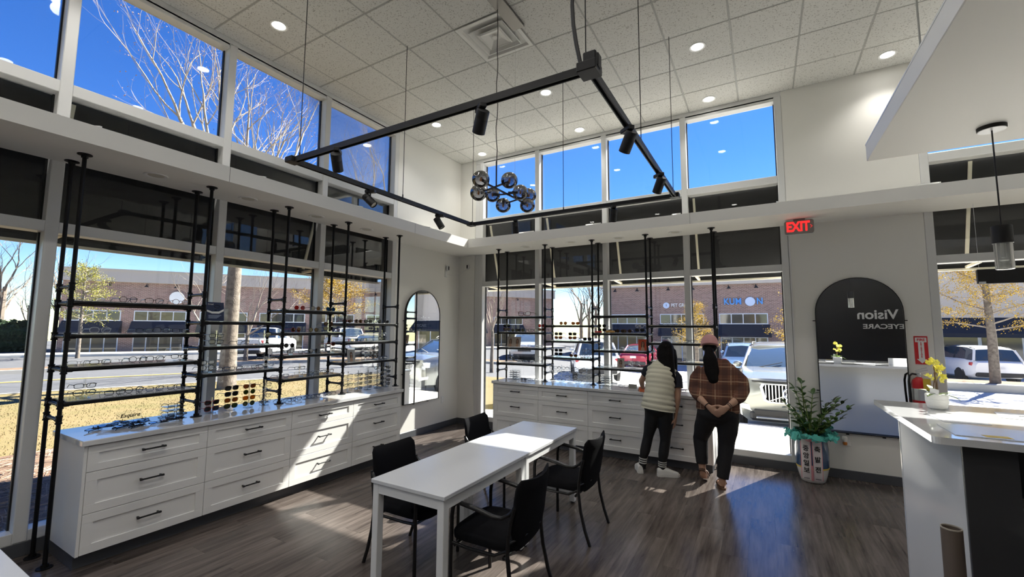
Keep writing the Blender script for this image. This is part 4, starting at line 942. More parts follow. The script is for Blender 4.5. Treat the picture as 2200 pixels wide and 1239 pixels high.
car('maroon car parked behind the pipe shelves in the third end window', G(-1.9,23.0), PI+.05, 'sedan', P_red)
car('light blue SUV parked behind the silver SUV', G(3.5,23.2), PI+.05, 'suv', P_blue)
car('white van parked behind the yellow tree past the wide mirror', G(13.3,27.0), PI+.12, 'van', P_white)
xc = car('large silver-grey SUV with a chrome slatted grille parked facing the window', G(5.12,3.85), 0.0, 'xc', P_xc, False)
# its detailed face
_face0 = set(xc.children)
fr = [(-.46,.93),(.46,.93),(.50,.86),(.44,.60),(.36,.56),(-.36,.56),(-.44,.60),(-.50,.86)]
R = []
for x,z in fr: c = Vector((0,0,.76)); q = Vector((x,0,z)); i_ = c+(q-c)*.90; R.append([(x,-.035,z),(x,.03,z),(i_.x,.03,i_.z),(i_.x,-.035,i_.z)])
obj('grille_frame', MB().rings(R, True), M_chrome, xc)
obj('grille_back', MB().poly_y([(x*.95,.76+(z-.76)*.95) for x,z in fr], .0, .025), M_trimb, xc)
for i in range(15):
    x = -.40+.80*i/14; zt_ = .905; zb_ = .585 if abs(x) < .36 else .65
    obj('grille_slat', MB().box(x-.010,x+.010,-.025,.01,zb_,zt_,.004), M_chrome, xc)
obj('grille_bar', MB().bar((-.36,-.032,.585),(.36,-.032,.905),.012,.018,up=(0,1,0)), M_chrome, xc)
ring = [(.105*math.cos(2*PI*i/24),-.045,.105*math.sin(2*PI*i/24)) for i in range(24)]
obj('emblem_ring', MB().tube(ring, .017, 8, closed=True), M_chrome, xc, loc=(0,0,.75), smooth=60)
ar = MB(); ar.bar((.085,-.045,.085),(.15,-.045,.15),.012,.018,up=(0,1,0)); ar.add([(.17,-.045,.17),(.105,-.045,.165),(.165,-.045,.105),(.17,-.055,.17)], [(0,1,2),(0,3,1),(0,2,3),(1,3,2)])
obj('emblem_arrow', ar, M_chrome, xc, loc=(0,0,.75))
obj('emblem_band', MB().box(-.092,.092,-.056,-.038,-.020,.020,.003), mat('emblem_navy', (.01,.015,.05), .4), xc, loc=(0,0,.75))
text('emblem_text', 'VOLVO', .036, M_chrome, xc, (0,-.058,.865), (PI/2,0,0), depth=.001, bold=.0008)
for s in (-1,1):
    obj('headlight', MB().prism([(s*.545,.80),(s*.93,.78),(s*.95,.93),(s*.60,.94),(s*.545,.90)], lambda x,z:(x,-.0+abs(x)*.10,z), lambda x,z:(x,.20,z)), M_head, xc)
    obj('headlight_bar', MB().bar((s*.58,.045,.868),(s*.92,.08,.868),.012,.018), M_lett, xc)
    obj('chrome_inlet', MB().prism([(s*.42,.40),(s*.60,.36),(s*.93,.44),(s*.95,.52),(s*.62,.48),(s*.50,.52)], lambda x,z:(x,-.02+abs(x)*.06,z), lambda x,z:(x,.12,z)), M_chrome, xc)
obj('lower_grille', MB().box(-.62,.62,-.025,.1,.29,.42,.02), M_trimb, xc)
obj('skid_plate', MB().box(-.58,.58,-.035,.1,.235,.275,.01), M_rim, xc)
obj('bonnet_edge', MB().box(-.64,.64,.015,.07,.955,.985,.012), M_trimb, xc)
for o_f in xc.children:
    if o_f not in _face0: o_f.location.z += .115
obj('dash_mirror', MB().ell((0,2.05,1.58), .12,.03,.035, 10, 6), M_trimb, xc)
for i in range(2): obj('wiper', MB().bar((-.55+.7*i,1.40,1.25),(-.05+.7*i,1.58,1.37),.014,.014), M_trimb, xc)
for x in (3.4,5.12,7.2): tag(obj('wheel_stop', MB().box(x-.85,x+.85,3.42,3.56,gz(x,3.5)-.02,gz(x,3.5)+.16,.03), M_curb), 'low concrete wheel stop %s' % ('ahead of the empty bay' if x < 4 else 'in front of the silver-grey SUV' if x < 6 else 'hidden behind the wall pier'), 'wheel stop')
# ================================================================ TABLES AND CHAIRS
M_ttop = mat('white_laminate', (.66,.675,.70), .25); M_fab = mat('black_fabric', (.0065,.0065,.008), .95, spec=.15, bump=(500,.15)); M_tubeb = mat('black_gloss_tube', (.012,.012,.013), .22); M_rub = mat('dark_foot_pad', (.05,.05,.055), .7)
def table(label, x0, x1, y0, y1, z, mid):
    t = thing('white_table', label, 'table', (x0,y0,0)); w_, d_ = x1-x0, y1-y0
    obj('tabletop', MB().box(0,w_,0,d_,z-.025,z,.003), M_ttop, t)
    for (a,b,c,e) in ((.02,w_-.02,.012,.037),(.02,w_-.02,d_-.037,d_-.012),(.012,.037,.03,d_-.03),(w_-.037,w_-.012,.03,d_-.03)):
        obj('apron', MB().box(a,b,c,e,z-.085,z-.025), M_whitemetal, t)
    for x in (.010,w_-.060):
        for y in (.010,d_-.060):
            l = obj('leg', MB().box(x,x+.050,y,y+.050,.015,z-.025,.003), M_whitemetal, t); obj('foot_pad', MB().cyl((x+.025,y+.025,0),(x+.025,y+.025,.016),.02,10), M_rub, l)
    for y in mid:
        obj('stretcher', MB().box(.060,w_-.060,y,y+.030,.075,.115,.002), M_whitemetal, t)
    return t
table('white table of the pair closer to the camera', 2.512, 3.112, -4.222, -3.224, .700, (.95,))
table('white table of the pair closer to the end windows', 2.512, 3.112, -3.220, -2.172, .700, (.018,.99))
table('white table by the foot of the pipe rack, mostly out of view', 1.25, 2.45, -6.30, -5.668, .700, ())
def superell(a, b, n=28, e=.5):
    return [(a*math.copysign(abs(math.cos(2*PI*i/n))**e, math.cos(2*PI*i/n)), b*math.copysign(abs(math.sin(2*PI*i/n))**e, math.sin(2*PI*i/n))) for i in range(n)]
def make_chair(label, loc, rz):
    t = thing('visitor_chair', label, 'chair', loc, rz, 'black fabric chairs at the white tables')
    m = MB(); R = []
    for k, z in ((.90,.372),(.99,.380),(1.0,.395),(1.0,.415),(.96,.430),(.82,.438),(.4,.440)):
        R.append([(.01+x*k, y*k, z-.020*max(0,(x-.12)/.1)**2*.3) for x,y in superell(.235,.225,32,.42)])
    m.rings(R); obj('seat', m, M_fab, t, smooth=50)
    m = MB(); R = []; NV = 12
    for i in range(NV+1):
        v = i/NV; z = .365+.405*v
        wd = .215*(.70+.30*min(1,v/.3)) if v < .3 else .215
        if v > .9: wd *= 1-.10*((v-.9)/.1)**2
        th = .030*(1-.35*abs(2*v-1)**3) if 0 < i < NV else .010
        xo = -.205-.075*v-.045*max(0,v-.75)
        R.append([(xo+px+.045*(py/.215)**2*(.35+.65*v), py, z+(.022*(py/.215)**2 if v > .8 else 0)) for py,px in [(q[0],q[1]) for q in superell(wd, th, 28, .62)]])
    m.rings(R); obj('backrest', m, M_fab, t, smooth=60)
    for s in (-1,1):
        y = s*.235
        obj('front_leg', MB().tube([(.205,y,0),(.205,y,.30),(.203,y,.52),(.195,y,.575),(.17,y,.602)], .0125, 9), M_tubeb, t, smooth=60)
        obj('armrest', MB().tube([(.185,y,.594),(.15,y,.606),(.02,y,.590),(-.09,y,.568),(-.15,y,.572),(-.195,y,.60),(-.225,y*.96,.635)], [.013,.017,.018,.016,.014,.013,.012], 9, flat=.8), M_tubeb, t, smooth=60)
        obj('rear_leg', MB().tube([(-.225,y*.97,.640),(-.205,y,.56),(-.19,y,.47),(-.185,y,.38),(-.20,y,.25),(-.235,y,.11),(-.275,y,0)], .0125, 9), M_tubeb, t, smooth=60)
        obj('seat_rail', MB().tube([(.205,y,.365),(.10,y,.356),(-.10,y,.356),(-.187,y,.40)], .010, 8), M_tubeb, t, smooth=60)
    for x,z in ((.18,.352),(-.16,.352)): obj('cross_rail', MB().tube([(x,-.235,z),(x,.235,z)], .010, 8), M_tubeb, t)
    obj('back_bracket', MB().tube([(-.19,-.235,.44),(-.235,-.10,.45),(-.235,.10,.45),(-.19,.235,.44)], .010, 8), M_tubeb, t, smooth=60)
    return t
make_chair('black fabric armchair on the cabinet side of the table, closer to camera', (2.475,-3.745,0), 0.0)
make_chair('black fabric armchair on the cabinet side of the table, in the corner', (2.43,-2.56,0), 0.06)
make_chair('black fabric armchair turned away on the open side of the table', (3.225,-3.80,0), PI+.04)
make_chair('black fabric armchair on the open side of the table near the shoppers', (3.24,-2.705,0), PI)
# ================================================================ RECEPTION DESK
M_gloss = mat('glossy_white_laminate', (.74,.75,.76), .12, spec=.6); M_dkpan = mat('charcoal_laminate', (.040,.040,.042), .5); M_paper = mat('white_paper', (.80,.81,.83), .6); M_gold = mat('yellow_label', (.72,.52,.06), .5); M_card = mat('kraft_tube_dark', (.13,.10,.08), .7)
dk = thing('reception_desk', 'tall white reception desk with an overhanging white top and charcoal end', 'reception desk', (0,0,0))
SZ = 1.15
sp_ = [(5.432,-2.045)]+[(5.440+.028-.028*math.cos(a), -3.305-.028*math.sin(a)) for a in (0,.4,.8,1.2,PI/2)]+[(9.1,-3.33),(9.1,-2.045)]
obj('top', MB().poly_z(sp_, SZ-.034, SZ), M_quartz, dk)
obj('end_panel', MB().poly_z([(5.457,-2.621),(5.552,-3.270),(5.60,-3.270),(5.60,-2.621)], 0, SZ-.034), M_gloss, dk)
obj('charcoal_end', MB().box(5.553,5.742,-3.290,-3.272,0,SZ-.034,.002), M_dkpan, dk)
obj('front_panel', MB().box(5.455,9.1,-2.62,-2.60,0,SZ-.034), M_gloss, dk)
obj('inner_wall', MB().box(5.60,9.1,-2.72,-2.62,0,SZ-.034), M_dkpan, dk); obj('inner_end', MB().box(5.60,5.742,-3.272,-2.72,0,SZ-.034), M_dkpan, dk)
obj('kick_strip', MB().box(5.47,9.1,-2.598,-2.59,0,.07), M_base, dk)
obj('work_surface', MB().box(5.745,9.0,-3.40,-2.72,.72,.755,.003), M_quartz, dk)
dr = obj('drawer_unit', MB().box(5.75,6.30,-3.36,-2.76,.02,.72), M_dkpan, dk)
for k in range(3): obj('drawer_front', MB().box(5.755,6.295,-3.378,-3.362,.04+.225*k,.255+.225*k,.003), M_dkpan, dr)
for nm,lb,pl,m_ in (('paper_sheet','white form lying on the desk top beside the orchid pot',[(5.61,-2.84),(5.60,-2.60),(5.80,-2.58),(5.81,-2.82)],M_paper),('leaflet_board','large pale document board with a yellow label on the desk corner',[(5.545,-3.245),(5.55,-2.955),(5.70,-2.90),(6.05,-2.98),(6.05,-3.27)],mat('pale_board', (.62,.64,.66), .18)),('paper_sheet','white papers stacked on the desk behind the document board',[(5.95,-2.50),(6.0,-2.25),(6.35,-2.30),(6.30,-2.56)],M_paper)):
    tag(obj(nm, MB().poly_z(pl, SZ+.0005, SZ+(.004 if nm == 'leaflet_board' else .0025)), m_), lb, 'paper' if nm != 'leaflet_board' else 'document board')
lb_ = obj('label_strip', MB().poly_z([(5.66,-3.235),(5.655,-3.185),(5.75,-3.175),(5.755,-3.228)], SZ+.0041, SZ+.005), M_gold, bpy.data.objects['leaflet_board'])
tag(obj('ballpoint_pen', MB().cyl((6.05,-2.42,SZ+.009),(6.19,-2.37,SZ+.009), .0055, 8), M_whitemetal), 'pale pen lying on the papers behind the document board', 'pen')
tag(obj('card_holder', MB().box(6.35,6.75,-2.40,-2.375,SZ,SZ+.10,.004), M_white), 'low white card holder on the far part of the desk', 'card holder')
tb = thing('open_tube', 'dark open-ended cardboard tube standing by the desk end', 'tube', (5.425,-3.55,0))
obj('tube_wall', MB().lathe([(.0365,0),(.0365,.80),(.0335,.80),(.0335,.01)], 24, closed=True), M_card, tb, smooth=40); obj('rim', MB().lathe([(.0368,.796),(.0368,.8015),(.0332,.8015),(.0332,.796)], 24, closed=True), mat('pale_tube_rim', (.45,.40,.33), .7), tb)
# ---- orchid
M_pot = mat('white_ribbed_ceramic', (.82,.81,.78), .35); M_leaf = mat('orchid_leaf', (.16,.26,.05), .4); M_stem = mat('brown_stem', (.13,.07,.03), .6); M_pet = mat('yellow_petal', (.86,.78,.13), .55); M_soil = mat('potting_soil', (.05,.035,.025), .95)
oc = thing('potted_orchid', 'yellow orchid in a ribbed white pot on the desk top', 'potted plant', (5.72,-2.30,SZ))
prof = [(.001,0),(.040,0),(.048,.008)]
for i in range(9): z = .012+.009*i; r = .050+.008*math.sin(PI*min(1,i/6)*.6); prof += [(r,z),(r+.0016,z+.0045),(r,z+.0085)]
prof += [(.0575,.098),(.0545,.100),(.052,.092),(.001,.088)]
obj('pot', MB().lathe(prof, 32), M_pot, oc, smooth=50); obj('soil', MB().lathe([(.001,.089),(.051,.089),(.051,.085),(.001,.085)], 20), M_soil, oc)
def leaf_mesh(L, W, bend, fold=.25, n=8):
    m = MB(); vs = []; 
    for i in range(n+1):
        s = i/n; w_ = W*math.sin(PI*min(1,s*.93+.05))**.8; a = bend*s; x = L*(math.sin(a)/max(bend,.01)) if bend else L*s; z = L*(1-math.cos(a))/max(bend,.01) if bend else 0
        vs += [(x,-w_,-z+w_*fold),(x,0,-z),(x,w_,-z+w_*fold)]
    fs = []
    for i in range(n):
        a = 3*i; fs += [(a,a+1,a+4,a+3),(a+1,a+2,a+5,a+4)]
    m.add(vs+[(p[0],p[1],p[2]-.0012) for p in vs], fs+[tuple(reversed([q+len(vs) for q in f])) for f in fs]); return m
lf = leaf_mesh(.15,.026,1.0).mesh('leaf', M_leaf, 60)
for a,b,s in ((.1,-.25,1),(-.9,-.7,.9),(2.6,-.8,.85),(1.9,-1.2,.8),(-2.2,-.5,.9)): obj('leaf', lf, None, oc, loc=(.01*math.cos(a),.01*math.sin(a),.088), rot=(0,b,a)).scale = (s*.8,s*.8,s*.8)
def flower_mesh():
    m = MB()
    for k in range(5):
        a = k*2*PI/5; c, s_ = math.cos(a), math.sin(a); R = []
        for q in range(5):
            u = q/4; w_ = .013*math.sin(PI*(.12+.8*u)); x = .004+.026*u; z = .006*u*u
            R.append([(x*c+w_*s_, x*s_-w_*c, z),(x*c, x*s_, z+.003),(x*c-w_*s_, x*s_+w_*c, z),(x*c, x*s_, z-.001)])
        m.rings(R)
    m.ell((0,0,.007), .005,.005,.006, 8, 5); return m
fm = flower_mesh().mesh('flower', M_pet, 50); rng = random.Random(12)
for (bx,by,tx,ty,h) in ((.005,.0,-.015,-.02,.235),(-.012,.01,.03,.0,.20)):
    pts = [(bx+(tx-bx)*(k/7)**1.6, by+(ty-by)*(k/7)**1.6, .09+h*math.sin(PI/2*k/7)*.62+h*.38*k/7-.09*0) for k in range(8)]
    obj('flower_stem', MB().tube(pts, .0028, 6), M_stem, oc, smooth=60)
    for k in range(8):
        p = pts[min(7, 3+k//2)]; obj('flower', fm, None, oc, loc=(p[0]+rng.gauss(0,.022),p[1]+rng.gauss(0,.022),p[2]+rng.gauss(0,.016)), rot=(1.2+rng.gauss(0,.4),rng.gauss(0,.5),rng.random()*6)).scale = (.72,.72,.72)
for a in (.4,-.3): obj('stake', MB().cyl((.008*a,-.005,.085),(.02*a,-.01,.24), .0018, 5), M_stem, oc)
obj('gift_tag', MB().box(-.024,.024,-.001,.001,-.02,.022), M_paper, oc, loc=(-.022,-.05,.115), rot=(-.35,.3,.2))
# ---- potted ZZ plant with ribbons
M_vblue = mat('blue_glaze', (.045,.095,.19), .2, coat=.5); M_vwhite = mat('white_glaze', (.78,.77,.74), .25); M_tulle = mat('teal_tulle', (.10,.48,.42), .8); M_pink = mat('pink_ribbon', (.85,.38,.42), .35); M_ribw = mat('pale_ribbon', (.82,.76,.76), .5); M_ink = mat('black_ink', (.015,.015,.015), .7); M_zz = mat('dark_green_leaflet', (.055,.125,.030), .3, rand=.2); M_zzs = mat('green_stalk', (.16,.24,.05), .5)
PX, PY = 5.148, -.27
zp = thing('gift_plant', 'leafy green plant in a blue and white pot with message ribbons', 'potted plant', (PX,PY,0))
vp = [(.10,0),(.115,.012),(.135,.08),(.152,.16),(.160,.26),(.158,.36),(.148,.44),(.140,.465),(.128,.465),(.128,.43)]
obj('pot_foot', MB().lathe([(.001,0)]+[(r,z) for r,z in vp[:4]]+[(.001,.16)], 36), M_vwhite, zp, smooth=50)
obj('pot', MB().lathe([(.001,.158)]+[(r,z) for r,z in vp[3:]]+[(.001,.42)], 36), M_vblue, zp, smooth=50)
obj('gold_line', MB().lathe([(.153,.155),(.1545,.160),(.1545,.166),(.153,.170)], 36, closed=True), M_gold, zp)
def pot_r(z):
    for i in range(len(vp)-3):
        if vp[i][1] <= z <= vp[i+1][1] and vp[i+1][1] > vp[i][1]: return vp[i][0]+(vp[i+1][0]-vp[i][0])*(z-vp[i][1])/(vp[i+1][1]-vp[i][1])
    return .16
def ribbon_strip(x0, x1, z0, z1, m, nm, off):
    R = []
    for k in range(9):
        z = z0+(z1-z0)*k/8; r = .162
        for i in range(len(vp)-3):
            if vp[i][1] <= z <= vp[i+1][1] and vp[i+1][1] > vp[i][1]: r = vp[i][0]+(vp[i+1][0]-vp[i][0])*(z-vp[i][1])/(vp[i+1][1]-vp[i][1])
        f = lambda x: -math.sqrt(max(.0001, (r+off)**2-x*x))
        xs_ = [x0+(x1-x0)*q/8 for q in range(9)]
        R.append([(x,f(x),z) for x in xs_]+[(x,f(x)+.0015,z) for x in reversed(xs_)])
    o = obj(nm, MB().rings(R), m, zp); return o
for (a,b) in ((-.105,-.025),(.0,.078)):
    ribbon_strip(a,b,.035,.47,M_ribw,'ribbon',.004); ribbon_strip(a-.006,a,.035,.47,M_pink,'ribbon_edge',.0035); ribbon_strip(b,b+.006,.035,.47,M_pink,'ribbon_edge',.0035)
ribbon_strip(-.019,-.008,.03,.20,M_pink,'ribbon_tail',.006)
for (cx_, chars) in ((-.065,'중앙일보'),(.039,'축발전')):
    n_ = len(chars)
    for k, chx in enumerate(chars):
        z = .375-(.078 if n_ == 4 else .108)*k; r = max(pot_r(z-.03), pot_r(z+.03), pot_r(z))+.005
        y = -math.sqrt(r*r-cx_*cx_)-.0035
        text('ribbon_character', chx, .066, M_ink, zp, (cx_,y,z), (PI/2,0,math.asin(cx_/r)), depth=.0006, bold=.0012)
    for q in range(5): obj('ribbon_small_print', MB().box(cx_-.024+.010*q,cx_-.017+.010*q,-.1315,-.130,.052,.060), M_ink, zp)
rng = random.Random(8); m = MB()
for i in range(46):
    a = -PI*.98+PI*1.96*i/46 if i < 40 else rng.random()*6; a = i*2*PI/46
    R = []
    for k in range(5):
        rr = .130+.030*k+.014*math.sin(i*2.3+k); z = .47+.022*math.sin(k*1.6+i)+.026*k-.010*k*k*.5+rng.gauss(0,.010); w_ = .016+.004*k
        c, s_ = math.cos(a), math.sin(a); R.append([(rr*c-w_*s_,rr*s_+w_*c,z+rng.gauss(0,.006)),(rr*c,rr*s_,z+.016),(rr*c+w_*s_,rr*s_-w_*c,z+rng.gauss(0,.006)),(rr*c,rr*s_,z-.001)])
    m.rings(R)
o = obj('tulle_wrap', m, M_tulle, zp); o['kind'] = 'stuff'
for i in range(9):
    a = -.9+1.8*i/8; l = MB(); L_ = .055
    c = Vector((-.012+.012*math.sin(i*4),-.215,.475)); e = c+Vector((math.sin(a)*L_*1.25,-.018-.01*(i % 2),math.cos(a)*L_*.55-.01))
    l.tube([c,c+(e-c)*.45+Vector((0,-.018,.012)),e,c+(e-c)*.5+Vector((0,.006,-.014)),c], .011, 6, flat=.22, up=(0,0,1)); obj('bow_loop', l, M_pink, zp, smooth=60)
zl = leaf_mesh(.095,.024,.4,.3,6).mesh('leaflet', M_zz, 60)
STK = [(-.035,-.02,-.10,.03,.58),(.0,.02,-.055,.05,.52),(.05,.0,.30,.02,.40),(.04,.03,.22,.12,.44),(-.06,.02,-.16,.10,.38),(.02,-.03,.10,-.10,.36),(.0,.04,.05,.14,.50),(-.02,-.04,-.12,-.09,.34),(.05,-.02,.22,-.05,.30),(-.04,.04,-.02,.05,.62)]
for (bx,by,dx,dy,h) in STK:
    pts = [Vector((bx+dx*(k/9)**1.7, by+dy*(k/9)**1.7, .43+h*(k/9)-.10*abs(dx)*(k/9)**3)) for k in range(10)]
    st_ = obj('stalk', MB().tube(pts, [.008*(1-.06*k) for k in range(10)], 6), M_zzs, zp, smooth=60)
    for k in range(2,10):
        for s in (-1,1):
            d = (pts[min(k+1,9)]-pts[k-1]).normalized(); az = math.atan2(dy,dx+1e-4)+s*1.15+rng.gauss(0,.2)
            obj('leaflet', zl, None, st_, loc=pts[k], rot=(rng.gauss(0,.3),-.55+rng.gauss(0,.2),az)).scale = (1.08-.045*k+.1,)*3
    obj('leaflet', zl, None, st_, loc=pts[9], rot=(0,-1.0,math.atan2(dy,dx+1e-4)))
obj('soil', MB().lathe([(.001,.435),(.127,.435),(.127,.42),(.001,.42)], 20), M_soil, zp)
# ================================================================ SAFETY THINGS AND OUTLETS
M_red = mat('safety_red', (.62,.02,.025), .3); M_steel = mat('brushed_steel', (.6,.6,.6), .3, metal=.9)
fs_ = thing('fire_extinguisher_sign', 'red fire extinguisher sign with a white down arrow', 'sign', (6.195,0,1.458))
obj('plate', MB().box(-.056,.056,-.004,0,-.15,.15), M_red, fs_)
obj('arrow', MB().poly_y([(-.046,.135),(.046,.135),(.046,.085),(.024,.085),(.024,-.095),(.042,-.095),(0,-.14),(-.042,-.095),(-.024,-.095),(-.024,.085),(-.046,.085)], -.0055, -.004), M_lett, fs_)
text('wording', 'FIRE', .036, M_red, fs_, (0,-.006,.110), (PI/2,0,0), depth=.0005, bold=.0012)
for k, chx in enumerate('EXTINGUISHER'): text('wording', chx, .0175, M_red, fs_, (0,-.006,.078-.0138*k), (PI/2,0,0), depth=.0005, bold=.0007)
fe = thing('fire_extinguisher', 'red fire extinguisher with black hose hung below the sign', 'fire extinguisher', (6.135,-.095,.80))
obj('cylinder', MB().lathe([(.001,0),(.055,0),(.062,.012),(.063,.30),(.055,.345),(.030,.368),(.022,.38),(.001,.38)], 28), M_red, fe, smooth=50)
obj('instruction_label', MB().lathe([(.0635,.14),(.064,.142),(.064,.26),(.0635,.262)], 28, closed=True), M_steel, fe)
obj('valve', MB().cyl((0,0,.378),(0,0,.42), .018, 12), M_steel, fe); obj('handle', MB().bar((-.02,0,.43),(.075,0,.455),.018,.012), M_steel, fe); obj('lever', MB().bar((-.02,0,.445),(.07,0,.48),.016,.008), M_steel, fe); obj('gauge', MB().cyl((0,-.016,.40),(0,-.03,.40), .014, 12), M_steel, fe)
obj('hose', MB().tube([(-.012,0,.405),(-.05,0,.412),(-.075,-.01,.39),(-.085,-.015,.33),(-.083,-.02,.22),(-.078,-.02,.10),(-.076,-.02,.06)], .010, 8), M_blackm, fe, smooth=60); obj('nozzle', MB().cyl((-.076,-.02,.07),(-.076,-.02,.0), .013, 10, .017), M_blackm, fe)
obj('inspection_tag', MB().box(.015,.075,-.072,-.070,.25,.37), M_gold, fe); obj('wall_bracket', MB().box(-.02,.02,.063,.095,.10,.36), M_blackm, fe)
ol = thing('wall_outlet', 'white wall outlet low beside the narrow mirror', 'outlet', (0,-.42,.464)); obj('plate', MB().box(0,.006,-.036,.036,-.058,.058,.002), M_white, ol)
for z in (-.025,.025): obj('socket', MB().box(.006,.008,-.016,.016,z-.014,z+.014,.001), M_cab, ol)
ol = thing('wall_outlet', 'white wall outlet below the wide mirror', 'outlet', (5.487,0,.425)); obj('plate', MB().box(-.046,.046,-.006,0,-.058,.058,.002), M_white, ol)
af = thing('air_freshener', 'plug-in air freshener with amber oil in the outlet', 'air freshener', (5.48,-.006,.425)); obj('body', MB().lathe([(.018,.05),(.024,.045),(.026,.02),(.020,-.005),(.016,-.02)], 16, c=(0,-.022,0)), M_white, af, smooth=50); obj('oil_bottle', MB().lathe([(.001,-.045),(.018,-.045),(.022,-.03),(.018,-.012),(.001,-.012)], 16, c=(0,-.026,0)), mat('amber_oil', (.50,.16,.02), .1), af, smooth=50)
bp_ = thing('hanging_panel', 'black display panel hanging in the window past the wide mirror', 'display panel', (6.61,-.2,2.134))
obj('panel', MB().box(0,.9,-.02,.02,0,.145,.004), M_blackm, bp_); obj('corner_label', MB().box(.005,.055,-.022,-.02,.003,.022), M_paper, bp_)
for x in (.02,.88): obj('hanging_wire', MB().cyl((x,0,.145),(x,0,Z0-2.134), .0015, 4), M_whitemetal, bp_)
# lettering on the charcoal wall (read in the wide mirror)
text('wall_letters', 'Vision', .30, M_lett, wd, (7.00,-6.612,2.02), (PI/2,0,PI), depth=.008, bold=.006)
text('wall_letters', 'EYECARE', .15, M_lett, wd, (7.10,-6.612,1.75), (PI/2,0,PI), depth=.008, bold=.003, sx=1.2)
# ================================================================ EYEWEAR
def lensmat(n, c, refl=.8, d=.25): return glassmat(n, c, refl, dark=(tuple(x*.5 for x in c), d))
FC = {'black':mat('black_acetate',(.012,.012,.014),.25), 'tortoise':mat('tortoise_acetate',(.16,.065,.02),.22,noise=(90,(.03,.012,.006),1.0)), 'gold':mat('gold_wire',(.70,.50,.22),.25,metal=.9), 'silver':mat('silver_wire',(.62,.63,.65),.25,metal=.9), 'clear':mat('clear_acetate',(.70,.72,.74),.15,alpha=.55), 'red':mat('red_acetate',(.35,.03,.03),.22), 'navy':mat('navy_acetate',(.02,.035,.11),.22), 'white':mat('white_acetate',(.80,.80,.80),.25)}
LC = {'clear':glassmat('clear_lens',(.96,.97,.97),.9), 'dark':lensmat('dark_lens',(.05,.05,.055)), 'brown':lensmat('brown_lens',(.34,.17,.07)), 'red':lensmat('red_lens',(.62,.07,.06)), 'blue':lensmat('blue_lens',(.06,.20,.45)), 'amber':lensmat('amber_lens',(.55,.27,.06)), 'green':lensmat('green_lens',(.09,.13,.05))}
SH = {}
def outline(kind, n=22):
    p = []
    for i in range(n):
        a = 2*PI*i/n; c, s = math.cos(a), math.sin(a)
        if kind == 'rectangular': q = (.0265*math.copysign(abs(c)**.55,c), .0165*math.copysign(abs(s)**.6,s))
        elif kind == 'round': q = (.0240*c, .0230*s)
        elif kind == 'cat-eye': q = (.0270*math.copysign(abs(c)**.75,c), .0190*math.copysign(abs(s)**.8,s)+.006*max(0,c)*max(0,s+.3))
        else: q = (.0275*math.copysign(abs(c)**.7,c), .0215*math.copysign(abs(s)**.75,s)*(1.0 if s > 0 else .95))
        p.append(q)
    return p
def glasses_meshes(kind, thick):
    k = (kind, thick)
    if k in SH: return SH[k]
    pl = outline(kind); hz = max(z for _, z in pl)+thick; fr = MB(); cx_ = .0345
    for s in (-1,1):
        fr.tube([(-.0015*abs((s*cx_+s*y)/.06)**2*2, s*cx_+s*y, hz+z) for y,z in pl], thick, 5, closed=True)
    fr.tube([(0,-.0125,hz+.006),(.002,0,hz+.010),(0,.0125,hz+.006)], thick*1.05, 5)
    ed = max(y for y,_ in pl)
    for s in (-1,1): fr.box(-.006,.001, s*(cx_+ed-.002), s*(cx_+ed+.0045), hz+.006, hz+.0125)
    le = []
    for s in (-1,1):
        m = MB(); m.prism(pl, lambda y,z: (-.0018,s*cx_+s*y*.97,hz+z*.97), lambda y,z: (-.0004,s*cx_+s*y*.97,hz+z*.97)); le.append(m.v and m)
    te = []
    for s in (-1,1):
        y = s*(cx_+ed+.003); m = MB(); m.tube([(-.003,y,hz+.009),(-.05,y,hz+.009),(-.095,y*.98,hz+.008),(-.115,y*.97,hz-.002),(-.135,y*.96,max(.002,hz-.018))], thick*.95, 5, flat=1.4); te.append(m)
    SH[k] = (fr, le, te); return SH[k]
PROTO = {}; OPEN_LABELS = {}
def proto(kind, col, lens, fold=False):
    key = (kind, col, lens, fold)
    if key in PROTO: return PROTO[key]
    th = .0013 if col in ('gold','silver') else .0021
    fr, le, te = glasses_meshes(kind, th)
    if fold:
        te = []
        for s, x in ((-1,-.007),(1,-.012)):
            m = MB(); y = s*.062; m.tube([(-.002,y,.026),(x,y*.93,.026),(x,-y*.2,.025),(x,-y*.75,.020),(x-.004,-y*1.05,.006)], th*.95, 5, flat=1.4); te.append(m)
    PROTO[key] = (fr.mesh('frame_front', FC[col], 60), [m.mesh('lens', LC[lens]) for m in le], [m.mesh('temple', FC[col], 60) for m in te]); return PROTO[key]
def glasses(loc, rz, kind, col, lens, label, group, rot=None, sc=1.0, fold=False):
    a, b, c = proto(kind, col, lens, fold)
    nm = 'eyeglasses' if lens == 'clear' else 'sunglasses'
    t = thing(nm, label, nm, loc, rz, group, rot=rot)
    if sc != 1.0: t.scale = (sc,sc,sc)
    obj('frame_front', a, None, t)
    for m in b: obj('lens', m, None, t)
    for m in c: obj('temple', m, None, t)
    return t
DESC = {'clear':'', 'dark':'dark-lensed ', 'brown':'brown-lensed ', 'red':'red-lensed ', 'blue':'blue-lensed ', 'amber':'amber-lensed ', 'green':'green-lensed '}
def stand_mesh(n):
    k = ('stand', n)
    if k in SH: return SH[k]
    m = MB(); m.box(-.035,.035,-.03,.03,0,.006,.001); m.box(-.006,.006,-.005,.005,.006,.030+.056*n,.001)
    for i in range(n): z = .034+.056*i; m.box(.004,.016,-.008,.008,z,z+.006); m.box(-.002,.002,-.022,.022,z-.010,z-.006)
    SH[k] = m.mesh('stand_body', M_acryl); return SH[k]
rngE = random.Random(21)
